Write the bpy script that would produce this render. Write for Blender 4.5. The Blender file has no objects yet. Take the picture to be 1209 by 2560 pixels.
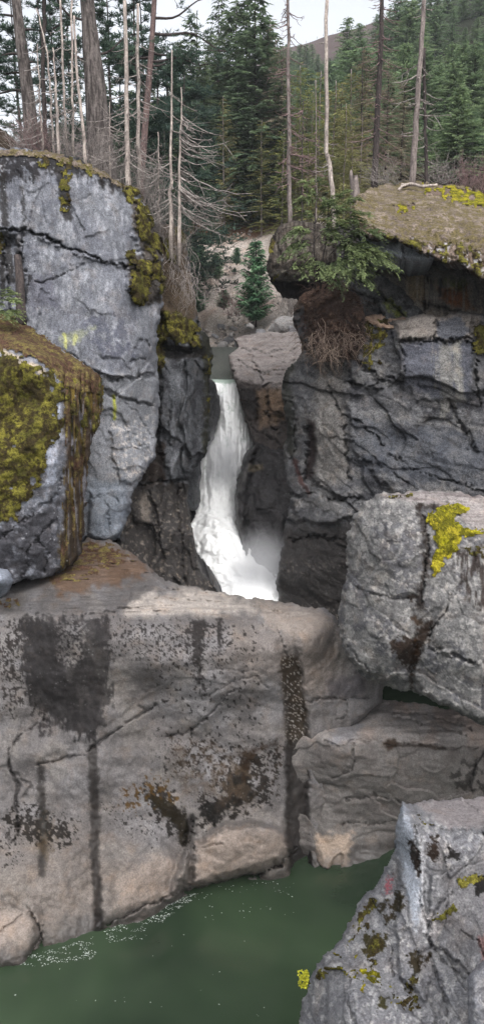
import bpy, math, random
import numpy as np
from mathutils import Vector
R = math.radians
random.seed(5)
RNG = np.random.RandomState(11)
scene = bpy.context.scene
col = scene.collection

# ------------------------------------------------------------------ camera
PITCH = R(13.0); CAMZ = 12.0; VF = R(68.0)
FPX = 1280.0/math.tan(VF/2)
cam = bpy.data.cameras.new('camera'); camo = bpy.data.objects.new('camera', cam); col.objects.link(camo)
cam.sensor_fit = 'VERTICAL'; cam.sensor_height = 36.0; cam.lens = 18.0/math.tan(VF/2)
cam.clip_start = 0.1; cam.clip_end = 5000
camo.location = (0, 0, CAMZ); camo.rotation_euler = (R(90)-PITCH, 0, 0)
scene.camera = camo
CP, SP = math.cos(PITCH), math.sin(PITCH)

def at(px, py, Y):
    """the world point seen at photo pixel (px,py) that stands Y metres north of the viewpoint"""
    px = np.asarray(px, float); py = np.asarray(py, float); Y = np.asarray(Y, float)
    x = (px-604.5)/FPX; y = -(py-1280.0)/FPX
    dy = CP + y*SP; dz = -SP + y*CP
    t = Y/dy
    return np.stack([t*x, Y+0*t, CAMZ+t*dz], -1)
def V3(px, py, Y): return Vector(at(px, py, Y).tolist())
def water_Y(px, py, z=0.0):
    y = -(py-1280.0)/FPX
    return (z-CAMZ)*(CP+y*SP)/(-SP+y*CP)

# ------------------------------------------------------------------ noise
_perm = np.tile(np.random.RandomState(3).permutation(256), 4).astype(np.int32)
_grad = np.random.RandomState(4).normal(size=(256, 3)); _grad /= np.linalg.norm(_grad, axis=1)[:, None]
_gx, _gy, _gz = [np.ascontiguousarray(_grad[:, k], np.float32) for k in range(3)]
def perlin(p):
    p = np.asarray(p, np.float32); sh = p.shape[:-1]; p = p.reshape(-1, 3)
    x, y, z = p[:, 0], p[:, 1], p[:, 2]; X, Y, Z = np.floor(x), np.floor(y), np.floor(z)
    x = x-X; y = y-Y; z = z-Z; X = X.astype(np.int32) & 255; Y = Y.astype(np.int32) & 255; Z = Z.astype(np.int32) & 255
    u = x*x*x*(x*(x*6-15)+10); v = y*y*y*(y*(y*6-15)+10); w = z*z*z*(z*(z*6-15)+10)
    A = _perm[X]; B = _perm[X+1]; AA = _perm[A+Y]; AB = _perm[A+Y+1]; BA = _perm[B+Y]; BB = _perm[B+Y+1]
    def g(h, a, b, c): return _gx[h]*a+_gy[h]*b+_gz[h]*c
    def layer(k, c):
        p0 = g(_perm[AA+Z+k], x, y, c); p1 = g(_perm[BA+Z+k], x-1, y, c); q0 = g(_perm[AB+Z+k], x, y-1, c); q1 = g(_perm[BB+Z+k], x-1, y-1, c)
        r0 = p0+u*(p1-p0); r1 = q0+u*(q1-q0); return r0+v*(r1-r0)
    l0 = layer(0, z); l1 = layer(1, z-1); return ((l0+w*(l1-l0))*1.6).astype(float).reshape(sh)
def fbm(p, o=4, gain=.5, lac=2.03):
    a = 1.0; s = 0; q = np.asarray(p, float)
    for k in range(o):
        s = s+a*perlin(q+k*17.3); q = q*lac; a *= gain
    return s
def ridged(p, o=4, gain=.5):
    a = 1.0; s = 0; q = np.asarray(p, float)
    for k in range(o):
        s = s+a*(1-np.abs(perlin(q+k*9.1))*1.6); q = q*2.07; a *= gain
    return s
def _h2(ix, iy, k):
    n = (ix.astype(np.int64)*374761393+iy.astype(np.int64)*668265263+k*2147483647) & 0x7fffffff
    n = ((n ^ (n >> 13))*1274126177) & 0x7fffffff
    return ((n ^ (n >> 16)) & 0xffff)/65535.0
def worley(u, v, seed=0):
    """2-D cells: F1, F2, and per-cell random (a,b,c) with local offsets"""
    iu = np.floor(u); iv = np.floor(v)
    F1 = np.full(u.shape, 9.0); F2 = F1.copy(); A = np.zeros(u.shape); B = A.copy(); C = A.copy(); DU = A.copy(); DV = A.copy()
    for du in (-1, 0, 1):
        for dv in (-1, 0, 1):
            cu = iu+du; cv = iv+dv
            x = cu+_h2(cu, cv, 1+seed*7); y = cv+_h2(cu, cv, 2+seed*7)
            d = np.hypot(u-x, v-y); m = d < F1
            F2 = np.where(m, F1, np.minimum(F2, d)); F1 = np.where(m, d, F1)
            A = np.where(m, _h2(cu, cv, 3+seed*7), A); B = np.where(m, _h2(cu, cv, 4+seed*7), B); C = np.where(m, _h2(cu, cv, 5+seed*7), C)
            DU = np.where(m, u-x, DU); DV = np.where(m, v-y, DV)
    return F1, F2, A, B, C, DU, DV
def sstep(a, b, x):
    t = np.clip((x-a)/(b-a), 0, 1); return t*t*(3-2*t)
def smax(a, b, k):
    h = np.clip(.5+.5*(a-b)/k, 0, 1); return b+(a-b)*h+k*h*(1-h)
def smin(a, b, k): return -smax(-a, -b, k)

# ------------------------------------------------------------------ 2-D shapes in photo pixels (where features sit on a rock)
def sdpoly(x, y, P):
    P = np.asarray(P, float); d = np.full(x.shape, 1e18); s = np.zeros(x.shape, bool); n = len(P)
    for i in range(n):
        ax, ay = P[i]; bx, by = P[(i+1) % n]; ex, ey = bx-ax, by-ay
        wx, wy = x-ax, y-ay; t = np.clip((wx*ex+wy*ey)/(ex*ex+ey*ey+1e-9), 0, 1)
        d = np.minimum(d, (wx-ex*t)**2+(wy-ey*t)**2)
        c = ((ay > y) != (by > y)) & (x < ex*(y-ay)/(ey if abs(ey) > 1e-9 else 1e-9)+ax); s ^= c
    return np.where(s, 1, -1)*np.sqrt(d)
def dline(x, y, P):
    P = np.asarray(P, float); d = np.full(x.shape, 1e18)
    for i in range(len(P)-1):
        ax, ay = P[i]; bx, by = P[i+1]; ex, ey = bx-ax, by-ay
        wx, wy = x-ax, y-ay; t = np.clip((wx*ex+wy*ey)/(ex*ex+ey*ey+1e-9), 0, 1)
        d = np.minimum(d, (wx-ex*t)**2+(wy-ey*t)**2)
    return np.sqrt(d)
def lin(*c):
    c = np.array(c, float)/255.0
    return np.where(c <= .04045, c/12.92, ((c+.055)/1.055)**2.4)
def alb(r, g, b, k=1.25): return lin(r, g, b)*k*(.66 if k > 1.05 else .42)

# ------------------------------------------------------------------ mesh helpers
def mk_mesh(name, V, Q=None, T=None, smooth=True):
    me = bpy.data.meshes.new(name); V = np.asarray(V, np.float32)
    Q = np.zeros((0, 4), np.int32) if Q is None else np.asarray(Q, np.int32).reshape(-1, 4)
    T = np.zeros((0, 3), np.int32) if T is None else np.asarray(T, np.int32).reshape(-1, 3)
    me.vertices.add(len(V)); me.vertices.foreach_set('co', V.ravel())
    lp = np.concatenate([Q.ravel(), T.ravel()]); me.loops.add(len(lp)); me.loops.foreach_set('vertex_index', lp.astype(np.int32))
    nq, nt = len(Q), len(T); me.polygons.add(nq+nt)
    st = np.concatenate([np.arange(nq)*4, nq*4+np.arange(nt)*3]).astype(np.int32)
    me.polygons.foreach_set('loop_start', st)
    me.polygons.foreach_set('use_smooth', np.full(nq+nt, smooth))
    me.update(calc_edges=True); me.validate(); return me
def attr_c(me, name, A):
    a = me.attributes.new(name, 'FLOAT_COLOR', 'POINT'); A = np.asarray(A, np.float32)
    a.data.foreach_set('color', np.concatenate([A, np.ones((len(A), 1), np.float32)], 1).ravel())
def attr_f(me, name, A):
    a = me.attributes.new(name, 'FLOAT', 'POINT'); a.data.foreach_set('value', np.asarray(A, np.float32).ravel())
def link(name, me, mat=None, parent=None):
    o = bpy.data.objects.new(name, me); col.objects.link(o)
    if mat: me.materials.append(mat)
    if parent: o.parent = parent
    return o
def empty(name, loc=(0, 0, 0)):
    o = bpy.data.objects.new(name, None); col.objects.link(o); o.location = loc; o.empty_display_size = .3; return o
def tag(o, label=None, cat=None, group=None, kind=None):
    if label: o['label'] = label
    if cat: o['category'] = cat
    if group: o['group'] = group
    if kind: o['kind'] = kind
    return o
class MB:
    """collects tubes, blades and blobs and builds them as one mesh"""
    def __init__(s): s.V = []; s.Q = []; s.T = []; s.n = 0; s.C = []
    def add(s, V, Q=None, T=None, c=None):
        V = np.asarray(V, float); s.V.append(V)
        if Q is not None and len(Q): s.Q.append(np.asarray(Q)+s.n)
        if T is not None and len(T): s.T.append(np.asarray(T)+s.n)
        s.C.append(np.full(len(V), .5 if c is None else c)); s.n += len(V)
    def tube(s, P, r, n=5, c=None):
        P = np.asarray(P, float); m = len(P); r = np.broadcast_to(np.asarray(r, float), (m,))
        d = np.gradient(P, axis=0); d /= np.linalg.norm(d, axis=1)[:, None]+1e-9
        ref = np.array([0, 0, 1.]) if abs(d[0][2]) < .8 else np.array([1., 0, 0])
        a = np.cross(d, ref); a /= np.linalg.norm(a, axis=1)[:, None]+1e-9; b = np.cross(d, a)
        th = np.arange(n)*2*math.pi/n
        W = P[:, None]+r[:, None, None]*(np.cos(th)[None, :, None]*a[:, None]+np.sin(th)[None, :, None]*b[:, None])
        i = np.arange(m-1)[:, None]*n; j = np.arange(n)[None]; k = (j+1) % n
        q = np.stack([i+j, i+k, i+n+k, i+n+j], -1).reshape(-1, 4)
        s.add(W.reshape(-1, 3), q, [[0, x+1, x] for x in range(1, n-1)]+[[(m-1)*n, (m-1)*n+x, (m-1)*n+x+1] for x in range(1, n-1)], c)
    def build(s, name, mat, parent=None, smooth=True):
        me = s.mesh(name, smooth); return link(name, me, mat, parent)
    def mesh(s, name, smooth=True):
        me = mk_mesh(name, np.concatenate(s.V), np.concatenate(s.Q) if s.Q else None, np.concatenate(s.T) if s.T else None, smooth)
        attr_f(me, 'var', np.concatenate(s.C)); return me

# ------------------------------------------------------------------ material helpers
class NT:
    def __init__(s, name):
        s.m = bpy.data.materials.new(name); s.m.use_nodes = True; s.t = s.m.node_tree; s.t.nodes.clear()
        s.out = s.n('ShaderNodeOutputMaterial'); s.b = s.n('ShaderNodeBsdfPrincipled'); s.l(s.b.outputs[0], s.out.inputs[0])
    def n(s, t, **k):
        x = s.t.nodes.new(t)
        for a, v in k.items(): setattr(x, a, v)
        return x
    def l(s, a, b): s.t.links.new(a, b)
    def put(s, sock, v):
        if hasattr(v, 'is_output') or isinstance(v, bpy.types.NodeSocket): s.l(v, sock)
        else: sock.default_value = v
    def attr(s, n, color=False):
        a = s.n('ShaderNodeAttribute', attribute_name=n); return a.outputs['Color' if color else 'Fac']
    def coord(s, scale=(1, 1, 1), kind='Object'):
        c = s.n('ShaderNodeTexCoord'); m = s.n('ShaderNodeMapping'); m.inputs['Scale'].default_value = scale
        s.l(c.outputs[kind], m.inputs[0]); return m.outputs[0]
    def noise(s, vec, scale, detail=4, rough=.6, dist=0.0, out='Fac'):
        x = s.n('ShaderNodeTexNoise'); s.l(vec, x.inputs['Vector']); x.inputs['Scale'].default_value = scale
        x.inputs['Detail'].default_value = detail; x.inputs['Roughness'].default_value = rough; x.inputs['Distortion'].default_value = dist
        return x.outputs[out]
    def voro(s, vec, scale, feature='F1', out='Distance'):
        x = s.n('ShaderNodeTexVoronoi', feature=feature); s.l(vec, x.inputs['Vector']); x.inputs['Scale'].default_value = scale; return x.outputs[out]
    def ramp(s, f, a, b, lo=0.0, hi=1.0):
        x = s.n('ShaderNodeMapRange', interpolation_type='SMOOTHSTEP'); s.put(x.inputs[0], f)
        for i, v in zip((1, 2, 3, 4), (a, b, lo, hi)): x.inputs[i].default_value = v
        return x.outputs[0]
    def math(s, op, a, b=0.0):
        x = s.n('ShaderNodeMath', operation=op); s.put(x.inputs[0], a); s.put(x.inputs[1], b); return x.outputs[0]
    def mix(s, f, a, b, mode='MIX'):
        x = s.n('ShaderNodeMix', data_type='RGBA', blend_type=mode); s.put(x.inputs[0], f)
        for i, v in ((6, a), (7, b)):
            if not isinstance(v, bpy.types.NodeSocket): v = tuple(v)[:3]+(1.0,)
            s.put(x.inputs[i], v)
        return x.outputs[2]
    def grey(s, f):
        x = s.n('ShaderNodeCombineColor')
        for i in range(3): s.put(x.inputs[i], f)
        return x.outputs[0]
    def bump(s, h, strength=.5, dist=.05, prev=None):
        x = s.n('ShaderNodeBump'); x.inputs['Strength'].default_value = strength; x.inputs['Distance'].default_value = dist
        s.l(h, x.inputs['Height'])
        if prev is not None: s.l(prev, x.inputs['Normal'])
        return x.outputs[0]
    def fin(s, color, rough=.8, normal=None, spec=.3):
        s.put(s.b.inputs['Base Color'], color if isinstance(color, bpy.types.NodeSocket) else tuple(color)[:3]+(1.0,))
        s.put(s.b.inputs['Roughness'], rough); s.b.inputs['Specular IOR Level'].default_value = spec
        if normal is not None: s.l(normal, s.b.inputs['Normal'])
        return s.m

def rock_mat(name, mott=.5, speck=.35, fine=26.0, bump=.6, zs=1.0, dark=(.02, .02, .022), light=(.55, .55, .55)):
    n = NT(name); v = n.coord()
    tint = n.attr('tint', True); wet = n.attr('wet')
    f1 = n.noise(v, 1.7, 6, .65); f2 = n.noise(n.coord((1, 1, zs)), 9.0, 6, .75); f3 = n.noise(v, fine*2, 4, .75)
    g = n.math('ADD', n.math('MULTIPLY', n.ramp(f1, .25, .75), .25), n.math('ADD', n.math('MULTIPLY', n.ramp(f2, .28, .72), .35), n.math('MULTIPLY', n.ramp(f3, .3, .7), .6)))
    g = n.ramp(g, .15, 1.05, 1-mott, 1+mott*.75)
    c = n.mix(1.0, tint, n.grey(g), 'MULTIPLY')
    hue = n.noise(v, 2.6, 3, .6)                                   # faint warm and cool minerals
    c = n.mix(n.ramp(hue, .5, .72, 0, .35), c, n.mix(1.0, c, (1.18, 1.0, .84), 'MULTIPLY'))
    sp = n.math('MULTIPLY', n.ramp(n.voro(v, fine), .32, .16), n.ramp(n.noise(v, 3.3, 4, .6), .46, .62))
    c = n.mix(n.math('MULTIPLY', sp, speck), c, dark)
    sl = n.math('MULTIPLY', n.ramp(n.voro(v, fine*.75), .3, .12), n.ramp(n.noise(v, 4.1, 4, .6, .3), .5, .66))
    c = n.mix(n.math('MULTIPLY', sl, speck*.8), c, n.mix(.5, c, light))
    b1 = n.bump(f2, bump, .10); b2 = n.bump(f3, bump*.8, .03, b1)
    rgh = n.ramp(wet, 0, 1, .88, .38)
    n.fin(c, rgh, b2, .1); n.put(n.b.inputs['Specular IOR Level'], n.ramp(wet, 0, 1, .07, .4)); return n.m
def moss_mat(name, a, b, c3=None, scale=1.0):
    n = NT(name); v = n.coord(); a, b = np.asarray(a)*.5, np.asarray(b)*.54
    f1 = n.noise(v, 1.7*scale, 4, .6); f2 = n.noise(v, 19*scale, 5, .75); f3 = n.noise(v, 70*scale, 3, .8)
    c = n.mix(n.ramp(f1, .35, .65), a, b)
    if c3 is not None: c = n.mix(n.ramp(n.noise(v, 5*scale, 6, .75), .42, .56), c, np.asarray(c3)*.42)
    c = n.mix(1.0, c, n.grey(n.ramp(f2, .25, .75, .3, 1.6)), 'MULTIPLY')
    c = n.mix(1.0, c, n.grey(n.ramp(f3, .25, .75, .5, 1.5)), 'MULTIPLY')
    nb = n.bump(f2, .5, .06); nb = n.bump(f3, .7, .02, nb)
    return n.fin(c, .95, nb, .1)

# ------------------------------------------------------------------ rocks
def rbf(ctrl):
    C = np.array(ctrl, float); X = C[:, :2]/100.0; f = 1.0/C[:, 2]; n = len(C)
    D = np.sqrt(((X[:, None]-X[None])**2).sum(-1)+.16)
    A = np.zeros((n+3, n+3)); A[:n, :n] = D; A[:n, n] = 1; A[:n, n+1:] = X; A[n, :n] = 1; A[n+1:, :n] = X.T
    A[:n, :n] -= np.eye(n)*.004
    w = np.linalg.solve(A, np.concatenate([f, np.zeros(3)]))
    def F(x, y):
        x = x/100.0; y = y/100.0; s = w[n]+w[n+1]*x+w[n+2]*y
        for i in range(n): s = s+w[i]*np.sqrt((x-X[i, 0])**2+(y-X[i, 1])**2+.16)
        return 1.0/np.maximum(s, .004)
    return F
def plane3(a, b, c):
    """distance to the world plane through three (px,py,Y) points"""
    P = [at(*q) for q in (a, b, c)]; nrm = np.cross(P[1]-P[0], P[2]-P[0]); k = nrm@(P[0]-np.array([0, 0, CAMZ]))
    def F(x, y):
        d = at(x, y, 1.0)-np.array([0, 0, CAMZ]); den = d@nrm
        t = k/np.where(np.abs(den) < 1e-6, 1e-6, den); return np.where((t > 0) & (t < 400), t, 400)
    return F

def ext(P):
    """carries shapes that reach the edge of the view well past it"""
    P = np.array(P, float); P[:, 0] += np.where(P[:, 0] <= -60, -340, 0)+np.where(P[:, 0] >= 1270, 340, 0); return P
class Rock:
    def __init__(s, name, outline, ctrl, step=3.0, warp=5.0, wscale=28.0, edge=18.0, edge_d=.5, seed=0):
        s.name = name; s.step = step; outline = ext(outline); ctrl = ext(ctrl)
        x0, y0 = outline.min(0)-8; x1, y1 = outline.max(0)+8
        gx = np.concatenate([np.arange(x0, min(-24, x1), 11), np.arange(max(x0, -24), min(x1, 1233)+step, step), np.arange(1236+step, x1+11, 11)]); gx = np.unique(gx); s.gx = gx; gy = np.arange(y0, y1+step, step)
        X, Y = np.meshgrid(gx, gy); s.shape = X.shape; s.g0 = (x0, y0)
        def sd(x, y):
            q = np.stack([x/wscale, y/wscale, np.full(x.shape, seed*3.7)], -1)
            wx = fbm(q, 4, .6)*warp; wy = fbm(q+41.3, 4, .6)*warp
            return sdpoly(x+wx, y+wy, outline)
        S = sdpoly(X, Y, outline); rim = np.abs(S) < warp*2.5+step*3; S[rim] = sd(X[rim], Y[rim]); e = 1.0
        near = np.abs(S) < step*2.0
        gxn = np.zeros_like(S); gyn = np.zeros_like(S)
        gxn[near] = (sd(X[near]+e, Y[near])-sd(X[near]-e, Y[near]))/(2*e); gyn[near] = (sd(X[near], Y[near]+e)-sd(X[near], Y[near]-e))/(2*e)
        out = near & (S < 0) & (S > -step*1.2)
        X = np.where(out, X-S*gxn, X); Y = np.where(out, Y-S*gyn, Y)
        s.ok = S > -step*1.2; s.X = X; s.Y = Y; s.sd = np.where(out, 0, S); s.seed = seed
        s.D = rbf(ctrl)(X, Y); s.base = s.D.copy(); s.edge = edge; s.edge_d = edge_d
        s.P0 = at(X, Y, s.D); s.m = s.D/FPX                               # metres per pixel
        n = X.shape; s.tint = np.full(n+(3,), .2); s.wet = np.zeros(n); s.kids = []
    # geometry
    def round(s):
        t = np.clip(s.sd/s.edge, 0, 1); s.D = s.D+s.edge_d*(1-np.sqrt(np.maximum(0, 1-(1-t)**2))); return s
    def noise(s, amp, freq, oct=4, stretch=(1, 1, 1), kind='fbm'):
        q = s.P0*np.array(stretch)*freq+s.seed*5.1
        s.D = s.D-amp*(fbm(q, oct) if kind == 'fbm' else ridged(q, oct)-1.0); return s
    def facets(s, size, amp, tilt=.5, stretch=(1, 1), rot=0.0, warp=.25, seed=0, crack=0.0, cw=.06):
        u = s.P0[..., 0]; v = s.P0[..., 2]; w = fbm(s.P0/size*.8+seed, 3)*warp*size
        c, n_ = math.cos(rot), math.sin(rot); a = (u*c+v*n_+w)/(size*stretch[0]); b = (-u*n_+v*c+w*.7)/(size*stretch[1])
        F1, F2, A, B, C, DU, DV = worley(a, b, seed+s.seed)
        s.D = s.D-amp*((A-.5)*1.2+tilt*((B-.5)*DU+(C-.5)*DV)*2)
        if crack:
            e = F2-F1; s.D = s.D+crack*np.exp(-(e/cw)**2)
        return s
    def wob(s, amp, sc, k=0):
        q = np.stack([s.X/sc, s.Y/sc, np.full(s.X.shape, 7.7+k+s.seed)], -1); return fbm(q, 4, .6)*amp
    def box(s, P, mg):
        """the rows and columns of the grid near a shape, as slices"""
        P = ext(P); a = P.min(0)-mg; b = P.max(0)+mg; x0, y0 = s.g0; H, W = s.shape
        c0, c1 = [int(np.clip(np.searchsorted(s.gx, v), 0, W)) for v in (a[0]-s.step, b[0]+s.step*2)]; r0, r1 = [int(np.clip((v-y0)/s.step, 0, H)) for v in (a[1], b[1]+s.step*2)]
        return slice(r0, r1), slice(c0, c1)
    def wb(s, B, amp, sc, k=0, o=3):
        x = s.X[B]; q = np.stack([x/sc, s.Y[B]/sc, np.full(x.shape, 7.7+k+s.seed)], -1); return fbm(q, o, .6)*amp
    def patch(s, poly, h, w=6, warp=6, wsc=25):
        B = s.box(poly, w+warp*2+6)
        if s.X[B].size == 0: return s
        d = sdpoly(s.X[B], s.Y[B], ext(poly))+s.wb(B, warp, wsc, 1); s.D[B] -= h*sstep(-w, w, d); return s
    def crack(s, line, w=4, depth=.25, warp=5, dark=.75):
        k = len(line)+line[0][0]*.01; B = s.box(line, w*4+warp*2+6)
        if s.X[B].size == 0: return s
        x = s.X[B]+s.wb(B, warp, 22, k)+s.wb(B, warp*.35, 7, k+1, 2); y = s.Y[B]+s.wb(B, warp, 22, k+3)+s.wb(B, warp*.35, 7, k+4, 2)
        d = dline(x, y, line); wv = np.maximum(w*(.55+.75*s.wb(B, 1, 26, k+5)), .5)
        f = np.exp(-(d/wv)**2); s.D[B] += depth*f
        if dark:
            m = np.zeros(s.shape); m[B] = np.exp(-(d/(wv*.6))**2)*dark; s.paint(m, alb(30, 28, 28))
        return s
    # colour
    def poly(s, P, soft=8, warp=10, wsc=18, k=0, streak=0.0):
        B = s.box(P, soft+warp*2+streak*2+6); m = np.zeros(s.shape); x, y = s.X[B], s.Y[B]
        if x.size == 0: return m
        d = sdpoly(x, y, ext(P))+s.wb(B, warp, wsc, k, 4)
        if streak: d = d+streak*fbm(np.stack([x/7, y/90, np.full(x.shape, k+.3)], -1), 4, .6)
        m[B] = sstep(-soft, soft, d); return m
    def line(s, P, w, soft=4, warp=6, wsc=18, k=0):
        B = s.box(P, w+soft+warp*2+6); m = np.zeros(s.shape)
        if s.X[B].size == 0: return m
        m[B] = sstep(w+soft, max(w-soft, 0), dline(s.X[B]+s.wb(B, warp, wsc, k), s.Y[B]+s.wb(B, warp, wsc, k+2), P)); return m
    def spots(s, size, thr, soft=.06, k=0, sy=1.0, oct=3):
        q = np.stack([s.X/size, s.Y/(size*sy), np.full(s.X.shape, k*1.37+s.seed)], -1); f = fbm(q, oct, .55)
        return sstep(thr-soft, thr+soft, f)
    def paint(s, mask, c): s.tint = s.tint+(np.asarray(c)-s.tint)*np.clip(mask, 0, 1)[..., None]; return s
    def mul(s, mask, f): s.tint = s.tint*(1+(f-1)*np.clip(mask, 0, 1))[..., None]; return s
    def setwet(s, mask): s.wet = np.maximum(s.wet, np.clip(mask, 0, 1)); return s
    def crust(s, P, size=11, soft=34, thr=.62, gain=.75, k=0, sy=1.0, wsoft=.09):
        """crusty speckle that thickens towards the inside of an area"""
        B = s.box(P, soft+40); m = np.zeros(s.shape); x, y = s.X[B], s.Y[B]
        if x.size == 0: return m
        w = sstep(-soft, soft, sdpoly(x, y, ext(P))+s.wb(B, 16, 40, k)); f = fbm(np.stack([x/size, y/(size*sy), np.full(x.shape, k*1.7+s.seed)], -1), 5, .62)
        m[B] = sstep(-wsoft, wsoft, f-thr+gain*w)*np.clip(w*4, 0, 1); return m
    # build
    def pos(s): return at(s.X, s.Y, s.D)
    def quads(s, cell):
        H, W = s.shape; r, c = np.nonzero(cell); i = r*W+c; return np.stack([i, i+W, i+W+1, i+1], -1)
    def cells(s, ok): return ok[:-1, :-1] & ok[1:, :-1] & ok[:-1, 1:] & ok[1:, 1:]
    def build(s, mat, T=3.0, shrink=.18, label=None, cat='rock', drop=0.0, group=None):
        P = s.pos().reshape(-1, 3); Q = s.quads(s.cells(s.ok))
        used = np.unique(Q); mp = np.full(len(P), -1); mp[used] = np.arange(len(used)); Q = mp[Q]
        V = P[used]; tint = s.tint.reshape(-1, 3)[used]; wet = s.wet.ravel()[used]
        E = np.concatenate([Q[:, [0, 1]], Q[:, [1, 2]], Q[:, [2, 3]], Q[:, [3, 0]]])
        key = np.sort(E, 1); _, inv, cnt = np.unique(key[:, 0].astype(np.int64)*len(V)+key[:, 1], return_inverse=True, return_counts=True)
        B = E[cnt[inv] == 1]; bv = np.unique(B); cen = V[bv].mean(0)
        back = cen-np.array([0, 0, CAMZ]); back[2] = min(back[2], 0)*.9; back /= np.linalg.norm(back)
        allV = [V]; n = len(V); quads = [Q]; tris = []
        m0 = np.full(len(V), -1); m0[bv] = np.arange(len(bv)); e0, e1 = m0[B[:, 0]], m0[B[:, 1]]
        src = bv.copy(); cur = bv
        for f, sh in ((.12, .015), (.45, shrink*.4), (1.0, shrink)):
            W = V[bv]+(cen-V[bv])*np.array([sh, 0, sh])+back*T*f; W[:, 2] -= drop*f
            W = W+fbm(W*.9, 3)[:, None]*np.array([.12, .2, .12])*f
            allV.append(W); new = n+np.arange(len(bv)); n += len(bv)
            quads.append(np.stack([cur[e1], cur[e0], new[e0], new[e1]], -1)); cur = new
        c = W.mean(0); allV.append(c[None]); tris.append(np.stack([cur[e1], cur[e0], np.full(len(e0), n)], -1))
        VV = np.concatenate(allV); tt = np.concatenate([tint]+[tint[bv]]*3+[tint[bv].mean(0)[None]]); ww = np.concatenate([wet]+[wet[bv]]*3+[[0]])
        org = np.array([VV[:, 0].mean(), VV[:, 1].mean(), VV[:, 2].min()]); s.org = org
        me = mk_mesh(s.name, VV-org, np.concatenate(quads), np.concatenate(tris)); attr_c(me, 'tint', tt); attr_f(me, 'wet', ww)
        o = link(s.name, me, mat); o.location = org; s.o = o; tag(o, label, cat, group); return o
    def moss(s, mask, mat, thick=.12, lump=9.0, name='moss', label=None, sag=0.0):
        """a cushion of moss grown on the finished rock: a child mesh that rises off its surface"""
        P = s.pos(); gu = np.gradient(P, axis=1); gv = np.gradient(P, axis=0); N = np.cross(gv, gu); N /= np.linalg.norm(N, axis=-1)[..., None]+1e-9
        N = np.where((N[..., 1] > 0)[..., None], -N, N); N = N*.6+np.array([0, -.4, .25]); N /= np.linalg.norm(N, axis=-1)[..., None]
        mask = np.where(mask > .02, sstep(.12, .6, mask+.3*fbm(np.stack([s.X/7, s.Y/8, 0*s.X+s.seed], -1), 3)), 0)*s.ok; thick = thick*.6; q = s.P0*lump
        h = thick*(np.sqrt(np.clip(mask, 0, 1))*(.62+.38*fbm(q, 3)+.3*fbm(q*.35, 2))-.1)
        W = P+N*h[..., None]; W[..., 2] -= sag*np.clip(mask, 0, 1)
        C = s.cells((mask > .03) & s.ok); todo = set(zip(*[q.tolist() for q in np.nonzero(C)])); comps = []
        while todo:
            st = [todo.pop()]; cp = []
            while st:
                r_, c_ = st.pop(); cp.append((r_, c_))
                for nb in ((r_+1, c_), (r_-1, c_), (r_, c_+1), (r_, c_-1)):
                    if nb in todo: todo.remove(nb); st.append(nb)
            if len(cp) > 5: comps.append(cp)
        comps.sort(key=len, reverse=True)
        if not comps or len(comps[0]) < 8: return None
        big = comps if len(comps) <= 16 else comps[:1]+[c for c in comps[1:8] if len(c) > max(40, .1*len(comps[0]))]; rest = [q for c in comps[len(big):] for q in c]
        if len(rest) > 200: big = big+[rest]
        for cp in big:
            sel = np.zeros(C.shape, bool); ij = np.array(cp); sel[ij[:, 0], ij[:, 1]] = True; Q = s.quads(sel)
            used = np.unique(Q); mp = np.full(P.shape[0]*P.shape[1], -1); mp[used] = np.arange(len(used))
            o = link(name, mk_mesh(name, W.reshape(-1, 3)[used]-s.org, mp[Q]), mat, s.o)
            if label: o['label'] = label
# ------------------------------------------------------------------ rock colours (albedos)
GREY = alb(128, 130, 134); BLUE = alb(136, 142, 154); WARM = alb(140, 131, 124); PINK = alb(150, 134, 124)
DARK = alb(44, 42, 43, 1.0); STAIN = alb(62, 58, 59, 1.0); BLACKL = alb(34, 32, 30, .9); BROWN = alb(70, 54, 40, 1.0); PALE = alb(176, 170, 166)
m_ledge = rock_mat('ledge_rock', .32, .25, 15, .3, .4)
m_cliff = rock_mat('cliff_rock', .45, .6, 15, .4, .6, light=(.6, .61, .64))
m_dark = rock_mat('gorge_rock', .6, .4, 14, .8)
m_boul = rock_mat('boulder_rock', .4, .35, 13, .5)
m_near = rock_mat('near_rock', .38, .45, 26, .5, light=(.62, .6, .62))
m_moss = moss_mat('moss_olive', lin(98, 96, 44), lin(142, 136, 60), lin(76, 66, 42))
m_mossy = moss_mat('moss_yellow', lin(164, 160, 36), lin(184, 170, 52), lin(120, 116, 30))
m_mossb = moss_mat('moss_brown', lin(116, 104, 97), lin(158, 144, 134), lin(132, 120, 84), .9)
m_mossr = moss_mat('moss_rust', lin(116, 102, 70), lin(140, 128, 76), lin(108, 82, 68))
m_duff = moss_mat('forest_litter', lin(112, 88, 76), lin(140, 116, 102), lin(92, 72, 62), 1.6)

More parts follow.
